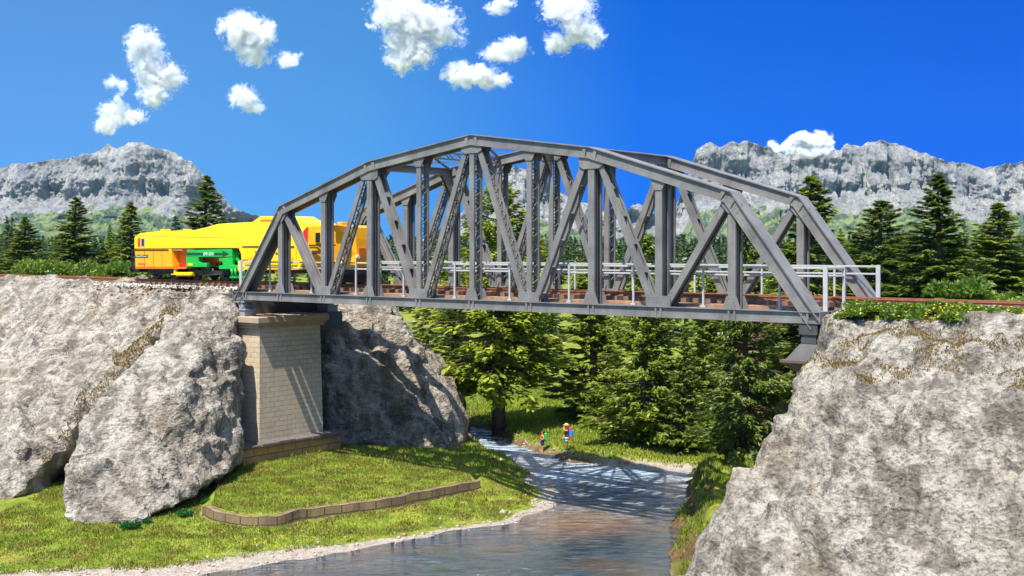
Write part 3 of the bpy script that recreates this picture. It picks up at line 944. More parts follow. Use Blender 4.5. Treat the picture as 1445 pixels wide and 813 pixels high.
    for k in (4, 6):
        u = k*PAN; z = zt[k]
        for sg, zz in ((0, z-.14), (1, z-.44)):
            pass
        mb = MB()
        for zz in (z-.12, z-.46):
            for du in (-.12, .12): mb.bar((u+du, .31, zz), (u+du, TRW-.31, zz), .03, .03, (1, 0, 0))
        o = mb.build("lateral_strut", ms, root, base)
        lc = MB(); nseg = 12
        for du in (-.12, .12):
            for i in range(nseg):
                v0 = .31+(TRW-.62)*i/nseg; v1 = .31+(TRW-.62)*(i+1)/nseg
                za, zb_ = (z-.12, z-.46) if i % 2 else (z-.46, z-.12)
                lc.bar((u+du, v0, za), (u+du, v1, zb_), .012, .035, (1, 0, 0))
        lc.build("lacing", ms, o, base)
    for a, b in ((3, 4), (4, 5), (5, 6), (6, 7)):
        for s in (0, 1):
            mb = MB()
            A = Vector((a*PAN, .3 if s else TRW-.3, zt[a]-.18)); B = Vector((b*PAN, TRW-.3 if s else .3, zt[b]-.18-.09*s))
            mb.bar(A, B, .07, .035, (0, 0, 1))
            mb.build("cross_brace", ms, root, base)
    # railings
    mw = M["rail_white"]
    for vv, inn in ((.55, 1), (TRW-.55, -1)):
        mb = MB()
        for zz, t in ((13.13, .045), (12.78, .04)):
            mb.box((-.9, vv-.04, zz-t), (10*PAN+.25, vv+.04, zz+t))
        for ue, sg in ((-.9, 1), (10*PAN+.25, -1)):
            if inn < 0 and ue > 5: continue
            for zz, t in ((13.13, .044), (12.78, .039)):
                mb.bar((ue, vv+inn*.05, zz), (ue+sg*-.25, vv+inn*1.25, zz), .05, t, (0, 0, 1))
                mb.bar((ue+sg*-.25, vv+inn*1.25, zz), (ue+sg*.55, vv+inn*1.45, zz-.001), .05, t-.002, (0, 0, 1))
        o = mb.build("railing", mw, root, base, .012)
        for k in range(10):
            mb = MB(); u = (k+.5)*PAN
            mb.box((u-.045, vv-.115, 11.28), (u+.045, vv-.042, 13.18))
            mb.box((u-.12, vv-.14, 11.28), (u+.12, vv+.02, 11.36))
            mb.build("railing_post", mw, o, base)
        for ue, sg in ((-.9, 1), (10*PAN+.25, -1)):
            mb = MB()
            mb.box((ue-.10, vv-.14, 11.2), (ue+.10, vv-.052, 13.2)); mb.build("railing_post", mw, o, base)
            if inn < 0 and ue > 5: continue
            mb = MB()
            uu, v2 = ue-sg*.25, vv+inn*1.25
            mb.box((uu-.06, v2-.06, 11.3), (uu+.06, v2+.06, 13.10)); mb.build("railing_post", mw, o, base)
    return root
build_bridge()

# ------------------------------------------------------------------ track
def build_track():
    b = Vector((0, TRW/2, 11.2))
    root = empty("railway_track", W(0, TRW/2, 11.2), ANG)
    tag(root, "rusty single railway track on brown timber sleepers running over the bridge", "railway track")
    u0, u1 = -46.0, 58.0
    for s in (-1, 1):
        mb = MB(); v = TRW/2 + s*.75
        mb.box((u0, v-.07, RAILZ-.045), (u1, v+.07, RAILZ)); mb.box((u0, v-.02, 11.64), (u1, v+.02, RAILZ-.045)); mb.box((u0, v-.12, 11.60), (u1, v+.12, 11.64))
        mb.build("rail", M["rust"], root, b)
    proto = None
    n = 100; sp = .66
    us = [-13.0 + i*sp for i in range(100)]
    for i, u in enumerate(us):
        if proto is None:
            mb = MB(); mb.box((-.15, -1.55, 11.375), (.15, 1.55, 11.598))
            for s in (-1, 1):
                mb.box((-.13, s*.75-.22, 11.598), (.13, s*.75-.13, 11.67)); mb.box((-.13, s*.75+.13, 11.598), (.13, s*.75+.22, 11.67))
            proto = mb.build("sleeper", M["sleeper"], root, Vector((0, 0, 11.2))); o = proto
        else:
            o = proto.copy(); COL.objects.link(o); o.parent = root
        o.location = (u, 0, 0)
    mb = MB()
    u = us[0]-sp
    while u > u0:
        mb.box((u-.15, TRW/2-1.3, 11.375), (u+.15, TRW/2+1.3, 11.598)); u -= sp
    u = us[-1]+sp
    while u < u1:
        mb.box((u-.15, TRW/2-1.3, 11.375), (u+.15, TRW/2+1.3, 11.598)); u += sp
    o = mb.build("sleepers_beyond", M["sleeper"], root, b); tag(o, kind="stuff")
build_track()
# pale ballast stones either side of the bridge: one loose mass
def build_ballast():
    r = random.Random(5); V = []; F = []
    def stone(p, s):
        b = len(V)
        for dx, dy, dz in ((1,0,0),(0,1,0),(-1,0,0),(0,-1,0),(0,0,.8),(0,0,-.6)):
            k = s*r.uniform(.7, 1.3)
            V.append((p.x+dx*k, p.y+dy*k, p.z+dz*k))
        for f in ((0,1,4),(1,2,4),(2,3,4),(3,0,4),(1,0,5),(2,1,5),(3,2,5),(0,3,5)): F.append([b+i for i in f])
    for a, b_ in ((-40, -1.4), (39.6, 52)):
        for i in range(5200 if a < 0 else 2600):
            u = r.uniform(a, b_); v = TRW/2 + r.gauss(0, 1.25)
            w = W(u, v); z = 11.30 + .22*max(0, 1-abs(v-TRW/2)/2.6)
            stone(Vector((w.x, w.y, z)), r.uniform(.05, .13))
    me = np_mesh("ballast", V, F)
    o = link_mesh("ballast", me, paint("pale_ballast", (.46, .42, .37), .9, .35, 6, .3, .4)); tag(o, "pale ballast stones lying between the sleepers on both banks", "ballast", kind="stuff")
build_ballast()

# ------------------------------------------------------------------ piers
def uv_walls(o, su=1.0):
    """Brick coordinates in metres: along the wall, and height."""
    me = o.data; uv = me.uv_layers.new(name="UVMap")
    for p in me.polygons:
        n = p.normal
        t = Vector((-n.y, n.x, 0))
        if t.length < .2: t = Vector((1, 0, 0)); up = Vector((0, 1, 0))
        else: t.normalize(); up = Vector((0, 0, 1))
        for li in p.loop_indices:
            c = me.vertices[me.loops[li].vertex_index].co
            uv.data[li].uv = (c.dot(t)*su, c.dot(up)*su)
def frustum(mb, a, b, inset, z0, z1):
    (x0, y0), (x1, y1) = a, b
    i = inset
    mb.add([(x0,y0,z0),(x1,y0,z0),(x1,y1,z0),(x0,y1,z0),(x0+i,y0+i,z1),(x1-i,y0+i,z1),(x1-i,y1-i,z1),(x0+i,y1-i,z1)],
           [(0,3,2,1),(4,5,6,7),(0,1,5,4),(1,2,6,5),(2,3,7,6),(3,0,4,7)])
def build_pier():
    b = Vector((0, 2.5, .4))
    root = empty("bridge_pier", W(0, 2.5, .4), ANG)
    tag(root, "tall beige brick bridge pier between the leaning boulder and brown rock", "bridge pier")
    mb = MB(); frustum(mb, (-2.0, -.42), (1.98, 4.80), .14, 2.0, 9.02)
    o = mb.build("shaft", M["pier"], root, b); uv_walls(o)
    mb = MB()
    mb.box((-2.0, -.50, 9.02), (2.00, 4.90, 9.20)); mb.box((-2.15, -.60, 9.20), (2.10, 5.02, 9.36)); mb.box((-2.3, -.70, 9.36), (2.20, 5.14, 9.75))
    mb.build("cap", M["cap"], root, b, .04)
    mb = MB(); mb.box((-2.2, -2.15, .0), (2.60, 5.75, 1.88))
    o = mb.build("plinth", M["plinth"], root, b); uv_walls(o)
    mb = MB()
    for k in range(6):
        v0 = -2.25 + k*1.36
        dz = .02*((k*37) % 5 - 2)
        mb.box((-2.2, v0+.012, 1.88), (2.74+.03*((k*29) % 3), v0+1.35, 2.10+dz))
    mb.build("coping", M["plinth_top"], root, b, .05)
    # dark abutment behind the bearings
    mb = MB(); mb.box((-2.6, -.2, 9.75), (-.75, 7.8, 11.1)); mb.box((-2.6, 5.6, 8.6), (.7, 7.7, 9.745))
    mb.build("abutment_block", M["dark_steel"], root, b)
def build_pier_right():
    u = 10*PAN
    b = Vector((u, TRW/2, 1.0))
    root = empty("bridge_pier", W(u, TRW/2, 1.0), ANG)
    tag(root, "slim brown stepped pier head standing against the massive rock at right", "bridge pier")
    mb = MB(); mb.box((u-.62, -.55, 1.0), (u+2.2, TRW+.55, 8.72)); o = mb.build("shaft", M["pier"], root, b); uv_walls(o)
    mb = MB()
    mb.add([(u-.66,-.6,8.72),(u+2.3,-.6,8.72),(u+2.3,TRW+.6,8.72),(u-.66,TRW+.6,8.72),(u-1.15,-1.05,9.12),(u+2.3,-1.05,9.12),(u+2.3,TRW+1.05,9.12),(u-1.15,TRW+1.05,9.12)],
           [(0,3,2,1),(4,5,6,7),(0,1,5,4),(1,2,6,5),(2,3,7,6),(3,0,4,7)])
    mb.box((u-1.15, -1.05, 9.12), (u+2.3, TRW+1.05, 9.22))
    mb.build("cap", paint("brown_pier_cap", (.13, .085, .06), .75, .2, 2, .2), root, b)
    for vo in (0, TRW):
        mb = MB(); mb.add([(u-.98,vo-.9,9.222),(u+1.0,vo-.9,9.222),(u+1.0,vo+.9,9.222),(u-.98,vo+.9,9.222),(u-.5,vo-.45,9.90),(u+.6,vo-.45,9.90),(u+.6,vo+.45,9.90),(u-.5,vo+.45,9.90)],
           [(0,3,2,1),(4,5,6,7),(0,1,5,4),(1,2,6,5),(2,3,7,6),(3,0,4,7)])
        mb.build("bearing_pedestal", M["dark_steel"], root, b)
build_pier(); build_pier_right()

# ------------------------------------------------------------------ retaining wall
def build_wall():
    pts = [Vector((p[0], p[1], 0)) for p in WALLP]
    fine = []
    for i in range(len(pts)-1):
        p0 = pts[max(0, i-1)]; p1 = pts[i]; p2 = pts[i+1]; p3 = pts[min(len(pts)-1, i+2)]
        for k in range(6):
            t = k/6
            fine.append(.5*((2*p1)+(-p0+p2)*t+(2*p0-5*p1+4*p2-p3)*t*t+(-p0+3*p1-3*p2+p3)*t**3))
    fine.append(pts[-1])
    # a short return at the far end
    vs = []; s = 0; S_ = []
    for i, p in enumerate(fine):
        t = (fine[min(i+1, len(fine)-1)]-fine[max(i-1, 0)]).normalized()
        n = Vector((-t.y, t.x, 0))
        if i: s += (p-fine[i-1]).length
        S_.append(s)
        j = .06*fbm(Vector((s*1.3, 2.0, 0)), 1, 2, 3)
        zt = 1.06 + .10*fbm(Vector((s*.7, 5.0, 0)), 1, 2, 3)
        vs += [p+Vector((0,0,-.3))-n*(.02-j), p+Vector((0,0,zt))+n*(.06-j), p+n*.50+Vector((0,0,zt-.01)), p+n*.5+Vector((0,0,-.3))]
    fs = [(0,1,2,3)]
    for i in range(len(fine)-1):
        for k in range(3):
            fs.append((4*i+k, 4*i+4+k, 4*i+5+k, 4*i+1+k))
    e = 4*(len(fine)-1); fs.append((e+3, e+2, e+1, e))
    b = pts[4].copy(); b.z = 0
    me = bpy.data.meshes.new("retaining_wall")
    me.from_pydata([tuple(v-b) for v in vs], [], fs)
    bm = bmesh.new(); bm.from_mesh(me); bmesh.ops.recalc_face_normals(bm, faces=bm.faces); bm.to_mesh(me); bm.free()
    uv = me.uv_layers.new(name="UVMap")
    for p in me.polygons:
        for li in p.loop_indices:
            vi = me.loops[li].vertex_index
            k = vi % 4
            uv.data[li].uv = (S_[vi//4], {0: 0.0, 1: 1.3, 2: 1.8, 3: 0.0}[k]-.1)
    o = link_mesh("retaining_wall", me, M["wall"]); o.location = b
    tag(o, "low curved retaining wall of yellowish stone blocks along the grass", "wall")
build_wall()
# ------------------------------------------------------------------ trees
def quads_to_mesh(name, V, F): return np_mesh(name, V, F)
def leaf(V, F, c, t, s, L, w):
    """One leaf-shaped face: long diamond along t, width along s."""
    b = len(V)
    V += [c - t*(L*.5), c + s*w*.5 - t*(L*.08), c + t*(L*.5), c - s*w*.5 - t*(L*.08)]
    F.append([b, b+1, b+2, b+3])
def conifer(seed, nbr=150, leaves=26, H=10.0, Rb=2.6, base=.06, droop=.25, up=.5, lw=.12, ll=.55, shape=.85, gap=.12, hang=.35):
    r = random.Random(seed)
    V = []; F = []; tw = MB()
    lean = (r.uniform(-.02, .02), r.uniform(-.02, .02))
    tw.tube([(0,0,-.3), (0.0,0,H*.3), (lean[0]*H*.6, lean[1]*H*.6, H*.65), (lean[0]*H, lean[1]*H, H*.985)], [H*.022, H*.016, H*.009, H*.002], 8)
    lob = [r.uniform(.7, 1.15) for _ in range(7)]
    for i in range(nbr):
        t = base + (1-base) * ((i + r.random()) / nbr) ** 1.12
        t = min(t, .992)
        if r.random() < gap: continue
        az = r.uniform(0, 2*math.pi) if r.random() < .4 else i*2.399963
        k = (1-t)/(1-base)
        rad = Rb * (k**shape) * (.55 + .5*r.random()) * lob[int(az/(2*math.pi)*7) % 7] + .05
        if t < base + .08: rad *= .8
        pit = -droop*(k**.7) + up*((1-k)**2) + r.uniform(-.10, .10)
        p0 = Vector((lean[0]*H*t, lean[1]*H*t, H*t))
        dr = Vector((math.cos(az), math.sin(az), 0))
        pts = []
        for q in range(5):
            s = q/4
            pts.append(p0 + dr*(rad*s) + Vector((0,0, rad*(pit*s + .18*s*s - .05))))
        if rad > .5: tw.tube(pts, [.045*rad/2.6+.012, .03*rad/2.6+.01, .02, .012, .006], 4)
        nl = max(5, int(leaves * (.35 + .65*rad/Rb)))
        for j in range(nl):
            s = .12 + .88*math.sqrt((j + r.random())/nl) if nl > 3 else r.random()
            a = min(3.999, s*4); q = int(a); f = a-q
            c = pts[q].lerp(pts[q+1], f)
            side = r.choice((-1, 1))
            sd = Vector((-dr.y, dr.x, 0))*side
            spread = rad*.34*(1.08-s)*r.random() + .03
            c = c + sd*spread + Vector((0,0,-hang*rad*.22*r.random()-spread*.25 + r.uniform(-.05, .07)))
            tdir = (dr*(.75+r.random()*.5) + sd*r.uniform(.2, .9) + Vector((0,0, r.uniform(-.75, .25)))).normalized()
            nrm = (Vector((r.gauss(0,.55), r.gauss(0,.55), 1)) + dr*.35)
            sv_ = tdir.cross(nrm).normalized()
            L = ll*(.6+.7*r.random())*(.55+.45*k); w = lw*(.7+.7*r.random())*(.7+.3*k)
            leaf(V, F, c, tdir, sv_, L, w)
            if r.random() < .6:
                t2 = (tdir + sd*r.uniform(-.8, .8) + Vector((0,0,r.uniform(-.4,.4)))).normalized()
                leaf(V, F, c + tdir*L*.15, t2, t2.cross(nrm).normalized(), L*.7, w*.9)
    for j in range(14):
        z = H*(.93 + .075*r.random()); a = r.uniform(0, 6.28)
        leaf(V, F, Vector((lean[0]*H+.05*math.cos(a), lean[1]*H+.05*math.sin(a), z)), Vector((math.cos(a)*.4, math.sin(a)*.4, .9)).normalized(), Vector((-math.sin(a), math.cos(a), 0)), .35, .07)
    crown = np_mesh("crown", [tuple(p) for p in V], F)
    tme = bpy.data.meshes.new("trunk"); tme.from_pydata(tw.v, [], tw.f)
    tme.polygons.foreach_set("use_smooth", tw.sm); tme.update()
    return tme, crown
SPR = {}
for i in range(4):
    SPR["hero%d" % i] = conifer(100+i, 240, 92, gap=.06, lw=.115, ll=.38, Rb=2.4+.25*(i % 2), droop=(.30, .2, .38, .26)[i], shape=(.8, .95, .75, .88)[i])
SPR["broad"] = conifer(210, 250, 105, Rb=3.3, base=.235, droop=.42, shape=.58, lw=.11, ll=.36, hang=1.0, gap=.18, up=.7)
SPR["dense"] = conifer(211, 270, 105, Rb=2.9, base=.03, droop=.30, shape=.66, lw=.11, ll=.36, hang=.7, gap=.06)
for i in range(4):
    SPR["far%d" % i] = conifer(300+i, 80, 16, lw=.30, ll=.85, Rb=2.3+.3*(i % 2), droop=.25, shape=.85, gap=.08)
MATV = {}
def crown_mesh(kind, mat):
    k = (kind, mat)
    if k not in MATV:
        tme, cme = SPR[kind]
        c = cme.copy(); c.materials.clear(); c.materials.append(M[mat])
        if not tme.materials: tme.materials.append(M["bark"])
        MATV[k] = (tme, c)
    return MATV[k]
RB = {}
for k_, (t_, c_) in SPR.items():
    co = np.empty(len(c_.vertices)*3, np.float32); c_.vertices.foreach_get("co", co); co = co.reshape(-1, 3)
    RB[k_] = float(np.percentile(np.hypot(co[:, 0], co[:, 1])[co[:, 2] < 5], 93))
def tree(name, label, cat, kind, mat, x, y, z0, height, halfw, group=None, rot=None):
    tme, cme = crown_mesh(kind, mat)
    root = empty(name, (x, y, z0), rng.uniform(0, 6.28) if rot is None else rot)
    sc = height/10.0; sx = halfw*1.12/RB[kind]
    root.scale = (sx, sx, sc)
    tag(root, label, cat, group)
    t = link_mesh("trunk", tme, None, root); c = link_mesh("crown", cme, None, root)
    return root
def tree_px(label, kind, mat, px, top, Y, halfpx, zb=None, group=None, name="spruce_tree", cat="tree"):
    p = at(px, top, Y)
    z0 = hz(p.x, p.y) if zb is None else zb
    return tree(name, label, cat, kind, mat, p.x, p.y, z0 - .15, p.z - z0, halfpx/FP*Y, group)
TREES = [
 # under and behind the bridge
 ("big yellow-green tree with bare lower trunk on the bank left of the two hikers", "broad", "needle_light", 704, 256, 90, 92),
 ("tall spruce with dense light branches on the bank right of the hikers", "dense", "needle_light", 910, 332, 82, 62),
 ("slim spruce between the tall light spruce and the shaggy spruce beside the right rock", "hero1", "needle", 966, 462, 79, 32),
 ("shaggy grey-green spruce on the right bank beside the massive rock", "dense", "needle", 1052, 302, 72, 60),
 ("very tall dark spruce rising behind the right end post of the bridge", "hero2", "needle", 1137, 247, 78, 78),
 ("light green spruce standing between the hikers' tree and the tall light spruce", "hero3", "needle_light", 838, 352, 94, 54),
 ("narrow dark spruce behind the slim spruce on the right bank", "hero0", "needle", 1003, 392, 92, 40),
 ("small pale spruce growing on the sunny meadow slope behind the slim spruce", "hero1", "needle_light", 985, 520, 100, 26),
 ("dark spruce behind the left side of the big yellow-green tree", "hero2", "needle_dark", 640, 392, 128, 34),
 # right
 ("full spruce with reddish tip behind the track between two taller spruces", "dense", "needle", 1240, 281, 84, 68),
 ("tall spruce with drooping branches near the right edge behind the flowering shrubs", "hero0", "needle", 1326, 243, 78, 62),
 ("small dark spruce behind the gap between the two right spruces", "hero3", "needle_dark", 1288, 338, 96, 36),
 ("short bushy spruce left of the full spruce with reddish tip", "hero1", "needle", 1196, 345, 92, 36),
 ("spruce at the far right edge beyond the drooping spruce", "hero2", "needle", 1412, 284, 88, 60),
 # left
 ("dark spruce at the left above the cliff, second from the left edge", "hero2", "needle", 104, 276, 112, 34),
 ("narrow spruce with brownish tip directly left of the yellow train's end", "hero0", "needle", 187, 283, 112, 33),
 ("pointed green spruce behind the roof of the yellow train", "hero3", "needle", 287, 246, 108, 46),
 ("spruce at the far left edge above the cliff", "hero1", "needle", 36, 304, 112, 36),
 ("low dark spruce between the two spruces left of the yellow train", "hero1", "needle_dark", 146, 345, 124, 26),
 ("dark spruce showing behind the cab end of the yellow train", "hero1", "needle_dark", 540, 330, 132, 24),
]
for t in TREES: tree_px(t[0], t[1], t[2], *t[3:])
def forest():
    r = random.Random(77)
    grp = "conifers in the far forest"
    lab = "dark conifer in the far forest seen through and beside the bridge"
    n = 0; tries = 0; pos = []
    while n < 235 and tries < 9000:
        tries += 1
        Y = 118 + (r.random()**1.4)*330
        px = r.uniform(-60, 1500)
        if 380 < px < 520 and Y < 190: continue
        p = at(px, 350, Y); u, v = to_uv(p.x, p.y)
        # open meadow strips between the trees
        if Y < 150 and 780 < px < 1010 and r.random() < .85: continue
        if Y < 165 and 640 < px < 830: continue
        if any((p.x-a)**2 + (p.y-b)**2 < (2.2+Y*.009)**2 for a, b in pos): continue
        pos.append((p.x, p.y)); n += 1
        z0 = hz(p.x, p.y)
        topy = 348 + r.uniform(-6, 44)
        if px < 330 or px > 1130: topy = r.uniform(340, 378)
        if 600 < px < 700: topy = r.uniform(385, 425)
        if px < 640 and px > 520: topy = r.uniform(398, 420) if Y < 220 else r.uniform(370, 400)
        H = max(6.5, CAMZ - (topy-350)/FP*Y - z0)
        H *= r.uniform(.9, 1.1)
        tree("conifer", lab, "tree", "far%d" % r.randrange(4), r.choice(("needle_dark",)*6 + ("needle",)*2 + ("needle_light",)), p.x, p.y, z0-.2, H, H*r.uniform(.17, .23), grp)
forest()

def far_wood():
    """The wooded foot of the mountains: a mass nobody could count."""
    r = np.random.default_rng(9); V = []; n = 1500
    Y = 460 + r.random(n)**1.3*700; px = r.uniform(-150, 1600, n)
    X = (px-722.5)/FP*Y
    H = hzs(np.stack([X, Y], -1))
    for i in range(n):
        top = CAMZ + (352 - r.uniform(-16, 16) - 350)/FP*Y[i]
        hh = max(9.0, CAMZ - (r.uniform(330, 352)-350)/FP*Y[i] - H[i]); k = 130
        t = r.random(k)**1.3*.96+.03
        rad = hh*.20*(1-t)**.85*np.sqrt(r.random(k)+.1); az = r.uniform(0, 6.283, k)
        c = np.stack([X[i]+np.cos(az)*rad, Y[i]+np.sin(az)*rad, H[i]+hh*t], -1)
        d = np.stack([np.cos(az), np.sin(az), r.uniform(-.9, .1, k)], -1)
        s = np.stack([-np.sin(az), np.cos(az), r.uniform(-.3, .3, k)], -1)
        L = hh*r.uniform(.05, .10, k)[:, None]
        V.append(np.stack([c-d*L, c+s*L*.5, c+d*L, c-s*L*.5], 1))
    V = np.concatenate(V)
    me = np_mesh("far_wood", V.reshape(-1, 3), np.arange(len(V)*4).reshape(-1, 4))
    tag(link_mesh("far_wood", me, M["needle_dark"]), "dark green wood along the foot of the mountains", "wood", kind="stuff")
far_wood()

# ------------------------------------------------------------------ shrubs
def bush(seed, n=900, flowers=0, R_=1.0, Hh=.8, ls=.16):
    r = random.Random(seed); V = []; F = []; V2 = []; F2 = []
    lobes = [(r.uniform(-.55, .55), r.uniform(-.55, .55), r.uniform(.25, .6), r.uniform(.35, .6)) for _ in range(9)]
    for i in range(n):
        lx, ly, lz, lr = r.choice(lobes)
        d = Vector((r.gauss(0,1), r.gauss(0,1), abs(r.gauss(0,1))*.9+.05)).normalized()
        k = r.random()**.4
        c = Vector((lx + d.x*lr*k, ly + d.y*lr*k, max(.02, lz*.7 + d.z*lr*.75*k)))
        c = Vector((c.x*R_, c.y*R_, c.z*Hh*1.3))
        t = (d + Vector((r.gauss(0,.5), r.gauss(0,.5), r.gauss(0,.5)))).normalized()
        s = t.cross(Vector((r.gauss(0,1), r.gauss(0,1), r.gauss(0,1)))).normalized()
        L = ls*r.uniform(.7, 1.4)
        leaf(V, F, c, t, s, L*1.3, L*.75)
        if flowers and k > .82 and r.random() < flowers:
            q = c + d*.05
            for a in range(3):
                b = len(V2); rr = .055
                ax = [Vector((1,0,0)), Vector((0,1,0)), Vector((0,0,1))]
                e1, e2 = ax[a], ax[(a+1) % 3]
                V2 += [q+e1*rr, q+e2*rr, q-e1*rr, q-e2*rr]; F2.append([b, b+1, b+2, b+3])
    nl = len(F); off = len(V)
    fol = np_mesh("foliage", [tuple(p) for p in V + V2], F + [[i + off for i in f] for f in F2])
    fol.materials.append(M["bush"]); fol.materials.append(M["flower"])
    fol.polygons.foreach_set("material_index", np.array([0]*nl + [1]*(len(fol.polygons)-nl), dtype=np.int32))
    flw = None
    return fol, flw
BU = [bush(1, 2400, .03, ls=.13), bush(2, 2400, .03, ls=.13), bush(3, 2300, .02, ls=.13)]
BP = [bush(4, 3200, ls=.10), bush(5, 3200, ls=.10)]
def put_bush(name, label, group, src, x, y, z, rx, rz, cat="shrub"):
    root = empty(name, (x, y, z), rng.uniform(0, 6.28)); root.scale = (rx, rx, rz)
    tag(root, label, cat, group)
    link_mesh("foliage", src[0], None, root)
    if src[1] is not None: link_mesh("flowers", src[1], None, root)
def shrubs():
    r = random.Random(21)
    # flowering ground cover in front of the track, right
    for row, (v, zz, k) in enumerate(((.9, 11.2, 16), (.0, 11.18, 17), (-.7, 11.0, 16))):
        for i in range(k):
            u = 40.0 + i*.95 + r.uniform(-.25, .25) + row*.2
            p = W(u, v + r.uniform(-.3, .3))
            put_bush("flowering_shrub", "low green shrub with yellow flowers between the track and the right rock", "flowering shrubs in front of the track at right", r.choice(BU), p.x, p.y, zz, r.uniform(.7, .95), r.uniform(.55, .78))
    for i in range(20):
        u = 26 + i*1.7 + r.uniform(-.5, .5); v = 10.0 + r.uniform(-.8, 1.8)
        p = W(u, v)
        z = hz(p.x, p.y) if u > 41 else hz(p.x, p.y)
        if u < 40: continue
        put_bush("leafy_shrub", "leafy green shrub behind the track at right", "leafy shrubs behind the track at right", r.choice(BU if r.random() < .4 else BP), p.x, p.y, z-.1, r.uniform(1.3, 1.9), r.uniform(1.5, 2.2))
    for i in range(22):
        u = -9.0 - i*1.55 + r.uniform(-.4, .4); v = 7.6 + r.uniform(-.8, 2.2)
        p = W(u, v)
        put_bush("leafy_shrub", "leafy green shrub behind the track at left", "leafy shrubs behind the track at left", r.choice(BP + BU[:1]), p.x, p.y, hz(p.x, p.y)-.1, r.uniform(1.2, 1.7), r.uniform(1.2, 1.9) + (.5 if u < -15 else -.3))
    for px, py, z, s, d in ((184, 752, .35, .42, "dark green tuft in the grass in front of the leaning boulder, leftmost of its kind"),
                         (262, 727, .6, .36, "vivid green tuft at the leaning boulder's foot by the curved wall's end"),
                         (292, 694, 1.2, .34, "vivid green tuft between the boulder's foot and the curved wall, uppermost"),
                         (206, 738, .5, .26, "tiny green tuft beside the dark green tuft before the boulder")):
        p = on_z(px, py, z)
        fol = BP[0][0].copy(); fol.materials.clear(); fol.materials.append(M["tuft"])
        put_bush("grass_tuft", d, None, (fol, None), p.x, p.y, hz(p.x, p.y)-.03, s*1.3, s*1.3, "tuft")
shrubs()

